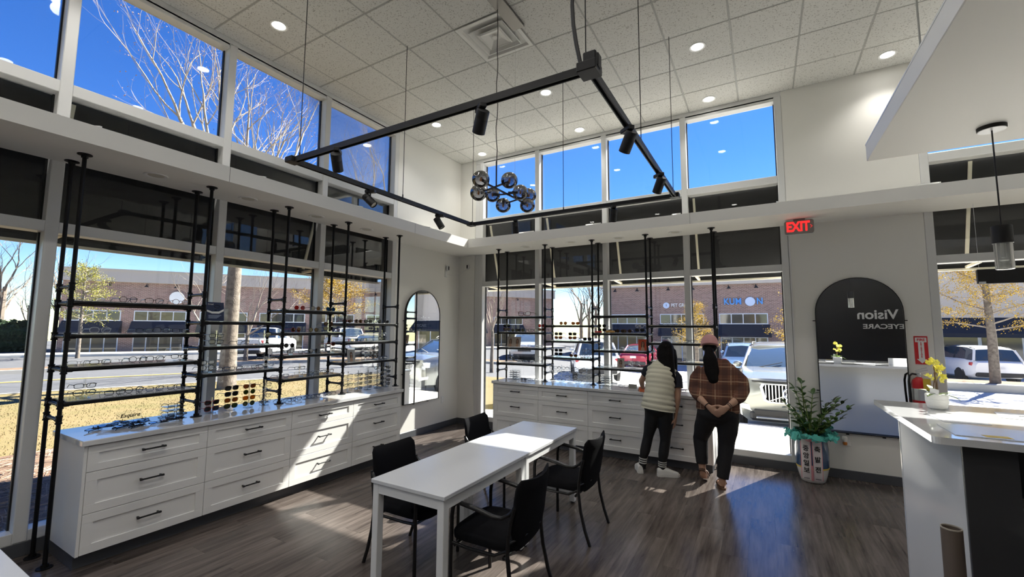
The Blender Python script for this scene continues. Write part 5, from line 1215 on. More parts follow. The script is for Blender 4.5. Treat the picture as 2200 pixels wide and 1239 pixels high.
OPT = [('rectangular','black','clear'),('rectangular','black','clear'),('round','black','clear'),('wide','black','clear'),('rectangular','navy','clear'),('round','tortoise','clear'),('rectangular','silver','clear'),('round','gold','clear'),('wide','clear','clear'),('cat-eye','black','clear'),('cat-eye','tortoise','clear')]
SUNS = [('wide','black','dark'),('cat-eye','tortoise','brown'),('wide','tortoise','brown'),('round','gold','green'),('wide','black','brown'),('cat-eye','red','brown'),('round','black','dark')]
SHN = {0:['top','second','third','lowest'], 1:['top','middle','lowest']}
def bayname(rack, b): return '%s bay from mirror' % ordn[3-b] if rack == 'L' else '%s bay from corner' % ordn[b]
PFN = {'L': (lambda u,d: (d,u), LS, 0.0), 'B': (lambda u,d: (u,-d+.055), BS, -PI/2)}
def fill(rack, b, s, items, d0=.27):
    """items: (t 0..1 along the bay, spec) spec = (kind,col,lens) | ('stand', [specs])"""
    P, ST, rz = PFN[rack]; a, e = ST[b], ST[b+1]
    if s is None: z = CT+.0008; sn = 'worktop'; onsh = 'on the worktop'
    else: z = RZ[b % 2][s]+PR+.0088; sn = SHN[b % 2][s]+' shelf'; onsh = 'along the '+sn
    ng = {}; ns = 0; grp = 'eyewear on the %s, %s' % (sn, bayname(rack, b))
    for it in items:
        t, sp = it[0], it[1]; u = a+(e-a)*t; d = it[2] if len(it) > 2 else d0
        jr = rngE.gauss(0,.10)
        if sp[0] == 'stand':
            ns += 1; x, y = P(u, d); st_ = thing('display_stand', 'clear acrylic eyewear stand, %s on the %s, %s' % (ordn[ns-1], sn, bayname(rack,b)), 'display stand', (x,y,z), rz, 'acrylic eyewear stands')
            obj('stand_body', stand_mesh(len(sp[1])), None, st_)
            for k, g in enumerate(sp[1]):
                q = Vector((.012,0,0)); q.rotate(Euler((0,0,rz)))
                glasses((x+q.x,y+q.y,z+.016+.056*k), rz+jr*.4, *g, '%s %s%s %s, tier %s of stand %s, %s, %s' % (g[1], DESC[g[2]], g[0], 'glasses' if g[2] == 'clear' else 'sunglasses', ['one','two','three','four','five'][k], ['one','two','three','four','five','six'][ns-1], sn, bayname(rack,b)), grp)
        else:
            key = 'all'; ng[key] = ng.get(key,0)+1; x, y = P(u, d)
            glasses((x,y,z), rz+jr, *sp, '%s %s%s %s, %s %s, %s' % (sp[1], DESC[sp[2]], sp[0], 'glasses' if sp[2] == 'clear' else 'sunglasses', ordn[ng[key]-1], onsh, bayname(rack,b)), grp)
def row(n, t0, t1, pool): return [(t0+(t1-t0)*(i/(max(1,n-1))), rngE.choice(pool)) for i in range(n)]
def st(t, *g): return (t, ('stand', list(g)))
B_ = ('rectangular','black','clear'); BW = ('wide','black','clear'); CL = ('wide','clear','clear'); SV = ('rectangular','silver','clear'); GD = ('round','gold','clear'); NV_ = ('rectangular','navy','clear'); RD = ('round','black','clear'); TT = ('round','tortoise','clear')
# ---- rack along the side windows (bay 0 is at the camera end)
fill('L',0,0,[(.18,SV),(.42,RD),(.62,BW),(.84,TT)])
fill('L',0,1,[(.24,CL),(.56,B_),(.70,BW),(.86,B_)])
fill('L',0,2,[(.12,SV),(.26,B_),(.40,SV),(.53,RD),(.66,BW),st(.86,B_,SV)])
fill('L',0,3,[st(.17,BW,B_),(.38,B_),(.52,RD),(.68,NV_),(.85,B_)])
fill('L',1,1,[st(.22,B_,B_),(.55,BW),st(.82,SV,GD)])
fill('L',1,2,[st(.14,RD,B_),(.33,NV_),(.48,B_),(.63,SV),(.76,B_),st(.90,SV,CL)])
fill('L',1,None,[st(.20,('wide','red','dark'),('cat-eye','red','dark')),st(.42,('wide','black','green'),('wide','gold','brown'),('wide','navy','dark'),('wide','black','dark')),st(.64,('round','gold','green'),('wide','gold','amber'),('round','gold','green'),('cat-eye','tortoise','brown')),st(.85,SV,('rectangular','navy','clear'),SV,B_)], .30)
fill('L',2,0,[(.32,('round','red','red')),(.58,('round','tortoise','amber')),(.84,('round','black','blue'))])
fill('L',2,1,[(.28,('round','red','brown')),(.56,('round','tortoise','brown')),st(.80,('wide','black','dark'),('cat-eye','tortoise','brown'))])
fill('L',2,2,[st(.18,RD,('round','black','dark')),(.42,B_),(.58,('round','black','dark')),(.72,B_),st(.86,CL,('cat-eye','red','brown'))])
fill('L',2,3,[(.12,NV_),st(.36,SV,B_),(.58,B_),(.72,RD),(.86,TT)])
fill('L',2,None,[(.14,NV_),(.28,B_),(.44,NV_),(.58,B_),(.72,NV_),(.84,B_)], .34)
fill('L',3,0,[(.14,('cat-eye','red','brown')),(.34,('wide','tortoise','brown')),(.52,('wide','black','dark')),(.70,('wide','navy','dark')),(.87,('wide','black','dark'))])
fill('L',3,1,[(.12,SV),(.28,B_),(.44,B_),(.60,SV),st(.80,B_,SV)])
fill('L',3,2,[st(.48,B_,NV_,B_),st(.66,('round','tortoise','clear'),B_,RD),(.84,NV_)])
fill('L',3,None,[st(.14,SV,B_,CL,SV),st(.32,B_,SV,SV,B_),st(.50,SV,CL,B_,SV),st(.68,B_,SV,B_,SV,RD),st(.86,RD,B_,SV,B_,B_)], .32)
# ---- rack before the end windows (bay 0 is at the corner)
fill('B',0,1,[st(.13,('cat-eye','red','dark'),('wide','black','dark')),(.30,('round','black','dark')),(.44,('wide','black','dark')),(.58,('round','black','clear')),(.71,('round','black','clear')),st(.88,('cat-eye','tortoise','brown'),('round','red','red'))])
fill('B',0,2,[(.52,SV),(.66,CL),(.78,SV),(.90,SV)])
fill('B',0,3,[st(.24,SV,B_),(.42,CL),(.56,SV),(.70,CL),st(.88,GD,GD)])
fill('B',0,None,[(.42,B_),(.58,NV_),(.74,B_),(.88,SV)], .40)
fill('B',1,0,[(.34,('round','tortoise','brown')),(.60,('cat-eye','red','brown'))])
fill('B',1,1,[st(.24,('cat-eye','red','brown'),('wide','black','dark')),st(.54,('cat-eye','tortoise','brown'),('wide','black','dark')),(.84,('wide','black','dark'))])
fill('B',1,2,[st(.24,('wide','black','dark'),('wide','silver','dark')),(.55,('cat-eye','tortoise','brown')),st(.82,RD,TT)])
fill('B',1,None,[st(.16,SV,B_,CL,BW),st(.33,B_,SV,CL,RD),st(.50,SV,B_,SV,CL),st(.67,B_,SV,B_,RD),st(.85,SV,B_,SV,BW)], .32)
fill('B',2,1,[st(.14,('wide','black','dark'),('round','black','dark')),(.34,('wide','navy','dark')),(.48,('round','tortoise','brown')),(.61,('round','tortoise','brown')),st(.84,('cat-eye','black','dark'),('round','white','clear'))])
fill('B',2,2,[st(.16,CL,SV,CL),(.44,SV),(.56,CL),(.68,SV)])
fill('B',2,3,[(.16,CL),(.30,SV),(.44,CL),st(.70,CL,SV)])
fill('B',2,None,[(.42,SV),(.58,B_),(.86,SV)], .42)
fill('B',3,0,[(.30,CL),(.48,CL),(.80,RD)])
fill('B',3,1,[st(.36,('wide','white','clear')),(.62,B_),(.80,SV)])
fill('B',3,2,[st(.16,CL,SV),(.42,B_),(.60,SV)])
fill('B',3,None,[(.34,NV_),(.50,B_)], .46)
glasses((1.45,-.20,RZ[0][0]+PR+.0088), -PI/2, 'cat-eye', 'tortoise', 'clear', 'oversized cat-eye display glasses alone on the top shelf beside the corner', 'oversized display glasses', sc=1.75)
# ---- heap, plaque and trays on the worktop at the camera end
rng = random.Random(33); hp = 0
for i in range(16):
    x = .16+.30*rng.random() if i < 7 else .34+.17*rng.random(); y = -4.90+.42*(i/16)+rng.gauss(0,.025)
    glasses((x,y,CT+.014+.008*(i % 4)), 0, rng.choice(('rectangular','wide','round')), 'black', 'clear', 'folded black glasses heaped beside the clear name plaque on the long worktop', 'glasses heaped by the name plaque', rot=(rng.gauss(0,.12), -PI/2+.25*rng.random(), rng.gauss(.2,.7)), fold=True)
def tray(loc, rz, n, lb, col='black'):
    t = thing('stacking_tray', 'clear acrylic tray of stacked glasses '+lb, 'display tray', loc, rz, 'acrylic stacking trays')
    obj('back_plate', MB().box(-.10,-.095,-.075,.075,0,.02+.032*n), M_acryl, t); obj('base_plate', MB().box(-.10,.05,-.075,.075,0,.004), M_acryl, t)
    for k in range(n):
        q = Vector((.02,0,0)); q.rotate(Euler((0,0,rz)))
        obj('tier', MB().box(-.095,.04,-.07,.07,.005+.032*(k+1),.007+.032*(k+1)), M_acryl, t) if k < n-1 else None
        glasses((loc[0]+q.x,loc[1]+q.y,loc[2]+.005+.0325*k), rz, 'rectangular' if k % 2 else 'wide', rngE.choice((col,'navy',col)), 'clear', 'glasses on tier %s of the stacking tray %s' % (['one','two','three','four','five'][k], lb), 'glasses in the stacking trays', sc=.92, rot=(0,.0,rz))
tray((.30,-4.42,CT+.0005), 0.0, 4, 'next to the heap on the long worktop'); tray((1.32,-.30,CT+.0005), -PI/2, 4, 'at the corner end of the worktop'); tray((2.80,-.30,CT+.0005), -PI/2, 4, 'halfway along the end worktop')
pq = thing('name_plaque', 'clear acrylic plaque with black script lettering on the long worktop', 'plaque', (.12,-4.665,CT+.0005), -.0)
obj('plate', MB().box(-.002,.002,-.085,.085,.0,.085), M_acryl, pq, rot=(0,-.12,0)); obj('foot', MB().box(-.03,.03,-.085,.085,0,.003), M_acryl, pq)
text('lettering', 'Esquire', .044, M_ink, pq, (.0075,0,.050), (PI/2,0,PI/2), depth=.0006, bold=.0009, shear=.32)
pq = thing('name_plaque', 'small dark plaque on the end worktop beside the shopper in the vest', 'plaque', (3.19,-.36,CT+.0005), 0)
obj('plate', MB().box(-.055,.055,-.004,.004,0,.055), mat('grey_plaque', (.25,.24,.22), .4), pq)
# ---- printed cards
M_navy = mat('navy_print', (.018,.03,.085), .4); M_skin_p = mat('printed_skin', (.62,.38,.26), .6); M_hair_p = mat('printed_hair', (.10,.045,.02), .6)
def card(loc, rz, w_, h_, m, lb, faces=0):
    t = thing('display_card', lb, 'display card', loc, rz); tl = -.14
    o = obj('card', MB().box(-w_/2,w_/2,-.003,0,0,h_), m, t, rot=(tl,0,0)); obj('easel', MB().bar((0,.004,h_*.6),(0,h_*.38,0),.02,.002), m, t)
    for i in range(faces):
        cx_ = (0 if faces == 1 else (-.25+.5*i)*w_); s = h_
        hr = MB(); hr.poly_y([(cx_+.15*s*math.cos(2*PI*k/18), .58*s+.24*s*math.sin(2*PI*k/18)-(.16*s if math.sin(2*PI*k/18) < -.3 else 0)) for k in range(18)], -.0038, -.003); obj('print_hair', hr, M_hair_p, o)
        fc = MB(); fc.poly_y([(cx_+.085*s*math.cos(2*PI*k/16), .62*s+.125*s*math.sin(2*PI*k/16)) for k in range(16)], -.0044, -.0038); fc.poly_y([(cx_-.16*s,.02*s),(cx_+.16*s,.02*s),(cx_+.13*s,.24*s),(cx_+.04*s,.32*s),(cx_+.04*s,.52*s),(cx_-.04*s,.52*s),(cx_-.04*s,.32*s),(cx_-.13*s,.24*s)], -.0043, -.0037); obj('print_face', fc, M_skin_p, o)
        sg = MB()
        for q in (-1,1): sg.poly_y([(cx_+q*.042*s+.034*s*math.cos(2*PI*k/10), .65*s+.030*s*math.sin(2*PI*k/10)) for k in range(10)], -.0049, -.0044)
        obj('print_sunglasses', sg, M_ink, o)
    return o
z2 = RZ[1][0]+PR+.0088
o = card((.30,-4.145,z2), PI/2, .15, .175, M_navy, 'navy lens brochure card with a white swoosh on the shelf'); 
obj('print_swoosh', MB().poly_y([(-.072,.085),(-.03,.068),(.03,.068),(.072,.092),(.072,.112),(.03,.088),(-.03,.086),(-.072,.102)], -.004, -.003), M_lett, o)
text('lettering', 'Crizal', .020, M_lett, o, (-.040,-.0035,.155), (PI/2,0,0), depth=.0003)
obj('print_glasses', MB().tube([(.015+.024*math.cos(2*PI*k/14),-.0045,.135+.014*math.sin(2*PI*k/14)) for k in range(14)], .002, 4, closed=True), M_ink, o)
for k in range(4): obj('print_line', MB().box(-.06,.05-.012*k,-.0036,-.003,.050-.009*k,.0525-.009*k), M_sign, o)
M_cream = mat('cream_print', (.66,.56,.48), .5)
card((1.235,-.16,RZ[0][2]+PR+.0088), 0, .25, .16, M_cream, 'photo card of two women in sunglasses on the corner bay shelf', 2)
card((3.295,-.20,RZ[0][2]+PR+.0088), 0, .125, .155, mat('orange_red_print', (.72,.10,.04), .5), 'orange-red photo card of a woman on the third-bay shelf', 1)
card((.25,-2.53,RZ[1][2]+PR+.0088), PI/2, .12, .14, mat('grey_print', (.55,.55,.54), .5), 'grey photo card of a model on the shelf beside the narrow mirror', 1)
card((2.98,-.18,RZ[0][3]+PR+.0088), 0, .10, .13, M_cream, 'small cream photo card on the lowest shelf of the third bay', 1)
tag(obj('glasses_case', MB().box(2.80,2.93,-.30,-.24,RZ[0][1]+PR+.0088,RZ[0][1]+PR+.04,.012), mat('tan_leather', (.55,.30,.08), .5)), 'tan leather glasses case among sunglasses on the third bay', 'glasses case')
tag(obj('glasses_case', MB().box(2.66,2.76,-.335,-.28,RZ[0][1]+PR+.0088,RZ[0][1]+PR+.03,.01), M_red), 'red glasses case at the shelf end of the third bay', 'glasses case')
tag(obj('orange_box', MB().box(3.34,3.41,-.63,-.55,CT+.0005,CT+.06,.004), mat('orange_card', (.80,.20,.08), .5)), 'small orange box on the worktop under the shopper\'s hand', 'box')
# ================================================================ PEOPLE
M_skin = mat('skin', (.50,.30,.21), .5, spec=.35); M_hair = mat('black_hair', (.005,.004,.004), .6, spec=.12, bump=(160,.6,(1,1,.08))); M_vest = mat('cream_quilted_vest', (.66,.63,.50), .6, bump=(260,.1)); M_navyt = mat('navy_cotton', (.012,.014,.024), .8); M_legg = mat('black_leggings', (.008,.008,.009), .7); M_jean = mat('black_trousers', (.012,.011,.012), .8); M_snk = mat('white_sneaker', (.74,.73,.70), .55); M_sole = mat('sneaker_sole', (.70,.69,.66), .6); M_sand = mat('brown_sandal', (.10,.05,.03), .6); M_cap = mat('pink_cap', (.62,.33,.33), .85, bump=(300,.1)); M_eye = mat('dark_eye', (.02,.015,.012), .2); M_lip = mat('lips', (.40,.14,.12), .45)
def plaid():
    m = mat('brown_plaid_flannel', (.13,.055,.035), .9); N = m.node_tree.nodes; L = m.node_tree.links; b = N['Principled BSDF']
    tc = N.new('ShaderNodeTexCoord'); sp = N.new('ShaderNodeSeparateXYZ'); L.new(tc.outputs['Object'], sp.inputs[0])
    def band(sock, per, off, w_):
        a = N.new('ShaderNodeMath'); a.operation = 'ADD'; a.inputs[1].default_value = off+50*per; L.new(sock, a.inputs[0])
        md = N.new('ShaderNodeMath'); md.operation = 'MODULO'; md.inputs[1].default_value = per; L.new(a.outputs[0], md.inputs[0])
        lt = N.new('ShaderNodeMath'); lt.operation = 'LESS_THAN'; lt.inputs[1].default_value = w_; L.new(md.outputs[0], lt.inputs[0]); return lt.outputs[0]
    def mix(c0, fac, col, amt):
        sc = N.new('ShaderNodeMath'); sc.operation = 'MULTIPLY'; sc.inputs[1].default_value = amt; L.new(fac, sc.inputs[0])
        mx = N.new('ShaderNodeMix'); mx.data_type = 'RGBA'; L.new(sc.outputs[0], mx.inputs[0]); L.new(c0, mx.inputs[6]); mx.inputs[7].default_value = (*col,1); return mx.outputs[2]
    rgb = N.new('ShaderNodeRGB'); rgb.outputs[0].default_value = (.150,.060,.036,1); c = rgb.outputs[0]
    for sk in (0,2):
        c = mix(c, band(sp.outputs[sk], .15, .02, .055), (.055,.026,.022), .55)
        c = mix(c, band(sp.outputs[sk], .15, .09, .010), (.50,.34,.22), .60)
        c = mix(c, band(sp.outputs[sk], .15, .055, .004), (.30,.18,.12), .5)
    L.new(c, b.inputs['Base Color']); return m
M_plaid = plaid()
def et(mb, pts, rads, lat=(1,0,0), n=18, caps=True):
    pts = [Vector(p) for p in pts]; R = []
    for i, p in enumerate(pts):
        t = (pts[min(i+1,len(pts)-1)]-pts[max(i-1,0)]).normalized(); l = Vector(lat); l = (l-t*l.dot(t)).normalized(); v = t.cross(l)
        a, b = rads[i] if isinstance(rads[i], tuple) else (rads[i], rads[i])
        R.append([tuple(p+l*a*math.cos(2*PI*j/n)+v*b*math.sin(2*PI*j/n)) for j in range(n)])
    return mb.rings(R, False, caps)
def interp(pts, rads, k):
    P_, R_ = [], []
    for i in range(len(pts)-1):
        for j in range(k):
            t = j/k; P_.append(tuple(Vector(pts[i]).lerp(Vector(pts[i+1]), t))); a, b = rads[i], rads[i+1]; a = a if isinstance(a,tuple) else (a,a); b = b if isinstance(b,tuple) else (b,b); s = t*t*(3-2*t)
            R_.append((a[0]+(b[0]-a[0])*s, a[1]+(b[1]-a[1])*s))
    P_.append(pts[-1]); b = rads[-1]; R_.append(b if isinstance(b,tuple) else (b,b)); return P_, R_
def hand(mb, wrist, d, palm, spread, curl=.5, thumb=1):
    """five-finger hand: d = pointing direction, palm = direction the palm faces"""
    w_ = Vector(wrist); d = Vector(d).normalized(); pn_ = Vector(palm); pn_ = (pn_-d*pn_.dot(d)).normalized(); s = d.cross(pn_)
    et(mb, [w_-d*.02, w_+d*.02, w_+d*.055, w_+d*.085], [(.024,.018),(.034,.017),(.040,.015),(.036,.012)], s, 14)
    for i, (o, L_) in enumerate(((-.028,.062),(-.010,.072),(.009,.068),(.027,.054))):
        b = w_+d*.075+s*o; dd = (d+s*o*spread*4).normalized(); p = [b]; c = 0
        for k in range(3): c += curl*(.5+.3*k); e = (dd*math.cos(c)+pn_*math.sin(c)); p.append(p[-1]+e*L_*(.42,.32,.26)[k])
        mb.tube(p, [.0095,.0092,.0086,.0074], 8)
    b = w_+d*.022-s*.028*thumb; mb.tube([b, b+(d*.55-s*.75*thumb+pn_*.25)*.032, b+(d*.9-s*.75*thumb+pn_*.5)*.055, b+(d*1.25-s*.55*thumb+pn_*.6)*.070], [.013,.0115,.010,.008], 8)
def head(mb, c, yaw, tilt, s=1.0):
    M = Matrix.Translation(c) @ Matrix.Rotation(yaw,4,'Z') @ Matrix.Rotation(tilt,4,'X')
    def E(p, rx, ry, rz): mb.ell(tuple(M @ Vector(p)), rx*s, ry*s, rz*s, 18, 12, M=(Matrix.Rotation(yaw,4,'Z') @ Matrix.Rotation(tilt,4,'X')))
    E((0,-.01,.025), .074,.090,.085); E((0,.012,-.04), .060,.070,.070); E((0,.035,-.085), .038,.040,.026)
    E((0,.090,-.018), .012,.018,.020); E((0,.078,-.055), .022,.012,.008)
    for q in (-1,1): E((q*.074,-.005,-.01), .010,.020,.030); E((q*.030,.068,.002), .016,.012,.010)
    return M
def shoe(root, heel, ang, L_, nm, m_up, m_sole, pitch=0.0, roll=0.0):
    o = -root.location
    M = Matrix.Translation(Vector(heel)) @ Matrix.Rotation(ang,4,'Z') @ Matrix.Rotation(pitch,4,'Y')
    up = [(0,.028,.040,.062),(.03,.034,.040,.074),(.08,.036,.036,.078),(.12,.038,.030,.066),(.17,.043,.024,.044),(.21,.040,.018,.032),(L_-.01,.022,.012,.020)]
    R = []
    for (x,w_,h1,h2) in up: R.append([tuple(M @ Vector((x, w_*math.copysign(abs(math.cos(a))**.7,math.cos(a)), .022+max(0,math.sin(a))*h2*1.0)))for a in [PI*j/11 for j in range(12)]])
    mb = MB(); mb.rings(R); a_ = obj(nm, mb, m_up, root, smooth=60, loc=o)
    sl = [(x,y) for x,y in [(-.008,0),(0,.030),(.03,.037),(.09,.036),(.17,.046),(.22,.040),(L_+.004,.012),(L_+.004,-.012),(.22,-.040),(.17,-.046),(.09,-.036),(.03,-.037),(0,-.030)]]
    mb = MB(); mb.prism(sl, lambda x,y: tuple(M @ Vector((x,y,0))), lambda x,y: tuple(M @ Vector((x,y,.026)))); obj('sole', mb, m_sole, a_)
    return a_
# ---------------- shopper in the cream vest
r1 = thing('person', 'person with long black hair in a cream quilted vest leaning over the worktop', 'person', (3.56,-.95,0)); O1 = -r1.location
b = MB()
et(b, *interp([(3.64,-.93,.72),(3.645,-.93,.82),(3.655,-.90,.95),(3.66,-.85,1.08),(3.665,-.81,1.18),(3.668,-.79,1.24)], [(.13,.09),(.15,.10),(.12,.085),(.135,.09),(.13,.075),(.05,.05)], 3))
et(b, [(3.668,-.79,1.20),(3.68,-.755,1.29),(3.69,-.735,1.34)], [.050,.046,.048])
head(b, (3.70,-.715,1.405), -.25, -.25)
for P_, R_ in (([(3.52,-.81,1.19),(3.46,-.79,1.11),(3.405,-.76,1.03),(3.395,-.69,.975),(3.385,-.625,.935)], [.046,.043,.036,.031,.023]), ([(3.805,-.81,1.13),(3.84,-.85,1.0),(3.845,-.885,.88),(3.83,-.90,.77),(3.815,-.90,.665)], [.046,.042,.035,.030,.022]),
    ([(3.585,-.93,.78),(3.555,-.93,.60),(3.506,-.925,.40),(3.478,-.955,.26),(3.447,-.97,.09),(3.443,-.965,.05)], [.082,.072,.050,.050,.033,.033]), ([(3.705,-.93,.78),(3.71,-.93,.58),(3.70,-.925,.38),(3.685,-.955,.25),(3.667,-.97,.09),(3.667,-.965,.05)], [.082,.072,.050,.050,.033,.033])): et(b, *interp(P_, R_, 3), n=14)
hand(b, (3.385,-.62,.930), (-.05,.95,-.28), (0,-.3,-1), .35, .22, -1); hand(b, (3.815,-.90,.655), (-.10,.06,-1), (-1,.1,0), .15, .30, 1)
solid('body', b, M_skin, r1, .0065, 5, O1)
# quilted vest
P_, R_ = interp([(3.632,-.945,.735),(3.638,-.94,.80),(3.648,-.915,.93),(3.658,-.86,1.08),(3.664,-.815,1.18),(3.668,-.79,1.235),(3.675,-.77,1.285)], [(.190,.140),(.186,.140),(.165,.125),(.172,.130),(.166,.116),(.122,.088),(.070,.062)], 11)
R = []; n_ = 30
for i,(p,r) in enumerate(zip(P_,R_)):
    q = .93+.105*abs(math.sin(PI*p[2]/.050))**.42; t = (Vector(P_[min(i+1,len(P_)-1)])-Vector(P_[max(i-1,0)])).normalized(); l = Vector((1,0,-.18)); l = (l-t*l.dot(t)).normalized(); v = t.cross(l)
    R.append([tuple(Vector(p)+l*r[0]*q*math.copysign(abs(math.cos(2*PI*j/n_))**.85,math.cos(2*PI*j/n_))+v*r[1]*q*math.copysign(abs(math.sin(2*PI*j/n_))**.85,math.sin(2*PI*j/n_))) for j in range(n_)])
obj('vest', MB().rings(R), M_vest, r1, smooth=70, loc=O1)
for P_, R_ in (([(3.565,-.81,1.205),(3.50,-.80,1.17),(3.455,-.785,1.105)], [(.060,.060),(.066,.060),(.056,.052)]), ([(3.765,-.81,1.165),(3.825,-.825,1.10),(3.850,-.865,.985)], [(.060,.062),(.066,.062),(.056,.054)])):
    m = MB(); et(m, *interp(P_, R_, 4)); obj('sleeve', m, M_navyt, r1, smooth=60, loc=O1)
m = MB()
et(m, *interp([(3.638,-.935,.84),(3.638,-.94,.74),(3.64,-.935,.68)], [(.155,.115),(.168,.122),(.120,.095)], 4))
for P_ in ([(3.580,-.935,.76),(3.555,-.93,.60),(3.506,-.925,.40),(3.478,-.955,.26),(3.456,-.97,.165)], [(3.705,-.935,.76),(3.71,-.93,.58),(3.70,-.925,.38),(3.685,-.955,.25),(3.672,-.97,.15)]): et(m, *interp(P_, [.094,.082,.058,.058,.044], 5), n=16)
solid('leggings', m, M_legg, r1, .011, 4, O1)
for (a,c) in (((3.457,-.97,.175),(3.443,-.968,.05)), ((3.673,-.97,.165),(3.666,-.968,.05))):
    s_ = MB(); et(s_, [a, Vector(a).lerp(Vector(c),.5), c], [.0455,.041,.040]); so_ = obj('sock', s_, M_legg, r1, smooth=60, loc=O1)
    for k in range(3):
        m = MB(); A = Vector(a).lerp(Vector(c), .02+.20*k); B = Vector(a).lerp(Vector(c), .11+.20*k); et(m, [A,B], [.0472-.001*k,.0465-.001*k], caps=True); obj('sock_stripe', m, M_snk, so_)
shoe(r1, (3.435,-1.015,0), 1.95, .235, 'sneaker', M_snk, M_sole); shoe(r1, (3.622,-1.005,0), .45, .245, 'sneaker', M_snk, M_sole)
m = MB(); m.ell((3.703,-.735,1.43), .090,.100,.098, 20, 12)
et(m, *interp([(3.700,-.75,1.46),(3.705,-.80,1.36),(3.730,-.855,1.24),(3.765,-.905,1.12),(3.800,-.905,1.04),(3.812,-.90,1.00)], [(.085,.07),(.098,.060),(.088,.042),(.066,.030),(.046,.022),(.018,.012)], 4)); et(m, *interp([(3.62,-.70,1.44),(3.615,-.71,1.34),(3.64,-.76,1.22)], [(.030,.05),(.032,.05),(.02,.025)], 3)); et(m, *interp([(3.785,-.70,1.42),(3.80,-.73,1.30),(3.815,-.79,1.16)], [(.026,.05),(.030,.05),(.02,.025)], 3))
solid('hair', m, M_hair, r1, .009, 3, O1)
for q in (-1,1): obj('eye', MB().ell((3.70+.018+q*.028,-.715+.068,1.412), .010,.008,.007, 10, 6), M_eye, r1, loc=O1)
# ---------------- shopper in the plaid shirt
r2 = thing('person', 'person in a pink cap and brown plaid shirt, hands clasped behind the back', 'person', (4.25,-1.03,0)); O2 = -r2.location
b = MB()
et(b, *interp([(4.275,-1.02,.74),(4.275,-1.02,.85),(4.275,-.99,1.0),(4.272,-.94,1.14),(4.265,-.90,1.24),(4.235,-.875,1.31)], [(.16,.11),(.17,.12),(.15,.11),(.165,.11),(.15,.085),(.055,.055)], 3))
et(b, [(4.235,-.875,1.28),(4.21,-.845,1.38),(4.20,-.82,1.43)], [.054,.050,.050]); head(b, (4.195,-.80,1.495), .12, -.32)
for P_, R_ in (([(4.10,-.915,1.215),(4.055,-.97,1.10),(4.045,-1.02,1.0),(4.12,-1.155,.925),(4.205,-1.215,.860)], [.055,.050,.042,.036,.024]), ([(4.44,-.915,1.20),(4.51,-.97,1.10),(4.525,-1.02,1.02),(4.45,-1.165,.930),(4.375,-1.225,.868)], [.055,.050,.042,.036,.024]),
    ([(4.19,-1.02,.78),(4.13,-.97,.62),(4.08,-.93,.46),(4.09,-.985,.30),(4.098,-1.005,.17),(4.10,-.965,.09)], [.09,.08,.058,.055,.036,.036]), ([(4.37,-1.02,.78),(4.36,-1.01,.62),(4.345,-1.0,.45),(4.32,-1.04,.28),(4.297,-1.065,.10),(4.295,-1.05,.05)], [.09,.08,.058,.055,.036,.036]), ([(4.298,-1.075,.055),(4.285,-1.03,.045),(4.272,-.95,.034),(4.265,-.885,.028)], [(.034,.034),(.038,.030),(.044,.018),(.034,.012)]), ([(4.10,-.975,.11),(4.10,-.94,.06),(4.10,-.885,.030)], [(.034,.034),(.040,.024),(.040,.014)])): et(b, *interp(P_, R_, 3), n=14)
hand(b, (4.208,-1.217,.857), (.80,-.03,-.62), (.1,1,.1), .2, .35, -1); hand(b, (4.372,-1.232,.865), (-.80,-.04,-.62), (-.1,1,.1), .2, .45, 1)
solid('body', b, M_skin, r2, .0065, 5, O2)
m = MB()
et(m, *interp([(4.272,-1.03,.790),(4.275,-1.025,.86),(4.276,-1.0,.98),(4.274,-.95,1.12),(4.268,-.91,1.21),(4.250,-.885,1.27),(4.228,-.87,1.325)], [(.216,.145),(.216,.145),(.212,.142),(.210,.138),(.198,.124),(.155,.100),(.070,.062)], 5), n=26)
for P_ in ([(4.13,-.91,1.215),(4.06,-.955,1.12),(4.045,-1.015,1.0),(4.08,-1.10,.957),(4.120,-1.148,.928)], [(4.41,-.91,1.205),(4.51,-.955,1.12),(4.527,-1.015,1.03),(4.50,-1.11,.967),(4.455,-1.158,.932)]): et(m, *interp(P_, [(.074,.074),(.070,.068),(.063,.061),(.056,.054),(.049,.047)], 4))
solid('shirt', m, M_plaid, r2, .010, 3, O2)
m = MB(); et(m, *interp([(4.275,-1.025,.86),(4.275,-1.035,.76),(4.277,-1.03,.69)], [(.195,.140),(.212,.158),(.15,.115)], 4))
for P_, R_ in (([(4.185,-1.03,.76),(4.13,-.98,.62),(4.080,-.935,.46),(4.092,-.985,.30),(4.098,-1.005,.205)], [.118,.100,.078,.068,.060]), ([(4.370,-1.03,.76),(4.362,-1.015,.62),(4.346,-1.005,.45),(4.322,-1.04,.28),(4.300,-1.065,.105)], [.118,.104,.080,.070,.060])): et(m, *interp(P_, R_, 5), n=16)
solid('trousers', m, M_jean, r2, .011, 4, O2)
def sandal(M, nm='sandal'):
    sl = [(-.01,0),(0,.030),(.05,.036),(.12,.038),(.18,.047),(.22,.042),(.25,.015),(.25,-.015),(.22,-.042),(.18,-.047),(.12,-.038),(.05,-.036),(0,-.030)]
    m = MB(); m.prism(sl, lambda x,y: tuple(M @ Vector((x,y,0))), lambda x,y: tuple(M @ Vector((x,y,.022)))); o = obj(nm, m, M_sand, r2, loc=O2)
    s = MB(); s.tube([tuple(M @ Vector((.15,.048*math.cos(a),.018+.045*math.sin(a)))) for a in [PI*j/8 for j in range(9)]], .008, 6); obj('strap', s, M_sand, o)
    return o
sandal(Matrix.Translation((4.300,-1.105,.0)) @ Matrix.Rotation(1.72,4,'Z'))
sandal(Matrix.Translation((4.100,-1.045,.150)) @ Matrix.Rotation(PI/2,4,'Z') @ Matrix.Rotation(.62,4,'Y'))
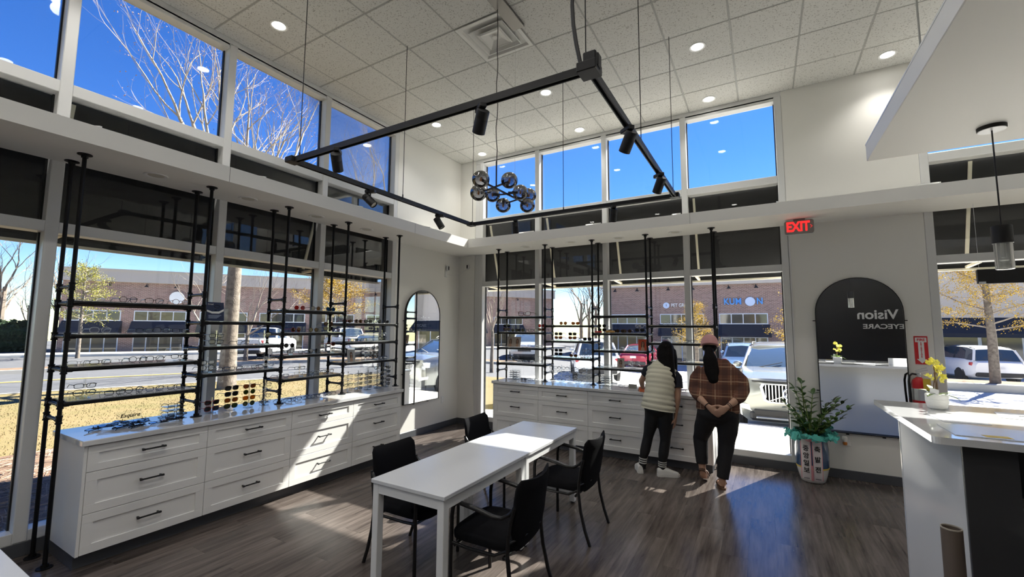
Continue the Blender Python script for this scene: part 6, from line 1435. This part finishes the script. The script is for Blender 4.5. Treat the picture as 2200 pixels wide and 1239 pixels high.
m = MB(); Mh = Matrix.Rotation(.12,4,'Z') @ Matrix.Rotation(-.32,4,'X'); R = []
for i in range(9): t = i/8*PI/2; R.append([tuple(Vector((4.195,-.812,1.515))+Mh @ Vector((.096*math.cos(t)**.8*math.cos(2*PI*j/24), .110*math.cos(t)**.8*math.sin(2*PI*j/24), -.032+.128*math.sin(t)))) for j in range(24)])
m.rings(R); cp = obj('cap', m, M_cap, r2, smooth=60, loc=O2)
br_ = MB(); br_.prism([(-.075,.06),(.075,.06),(.068,.13),(.035,.165),(-.035,.165),(-.068,.13)], lambda x,y: tuple(Vector((4.195,-.812,1.515))+Mh @ Vector((x,y,-.014-.5*(x*x)))), lambda x,y: tuple(Vector((4.195,-.812,1.515))+Mh @ Vector((x,y,-.006-.5*(x*x))))); obj('brim', br_, M_cap, cp)
obj('cap_button', MB().ell(tuple(Vector((4.195,-.812,1.515))+Mh @ Vector((0,0,.097))), .008,.008,.006, 8, 5), M_cap, cp)
m = MB(); m.ell((4.197,-.825,1.455), .082,.088,.055, 18, 10); et(m, *interp([(4.20,-.895,1.455),(4.203,-.945,1.43),(4.212,-.995,1.34),(4.232,-1.04,1.22),(4.25,-1.085,1.12),(4.26,-1.09,1.05)], [(.026,.026),(.045,.040),(.074,.048),(.076,.042),(.055,.030),(.012,.010)], 4))
solid('hair', m, M_hair, r2, .009, 3, O2)
obj('watch', MB().tube([(Vector((4.192,-1.205,.870))+Vector((.62,-.43,-.5)).normalized().orthogonal().normalized()*.030*math.cos(a)+Vector((.62,-.43,-.5)).normalized().cross(Vector((.62,-.43,-.5)).normalized().orthogonal().normalized())*.030*math.sin(a)) for a in [2*PI*j/16 for j in range(16)]], .008, 6, closed=True, flat=.5), M_blackm, r2, loc=O2)
ax = Vector((-.62,-.43,-.5)).normalized()
for k in range(2): obj('bracelet', MB().tube([(Vector((4.405-.012*k,-1.202-.008*k,.892-.01*k))+ax.orthogonal().normalized()*.032*math.cos(a)+ax.cross(ax.orthogonal().normalized())*.032*math.sin(a)) for a in [2*PI*j/16 for j in range(16)]], .003, 5, closed=True), M_blackm, r2, loc=O2)
for q in (-1,1): obj('eye', MB().ell((4.195-.01+q*.028,-.80+.066,1.482), .010,.008,.007, 10, 6), M_eye, r2, loc=O2)
finish()
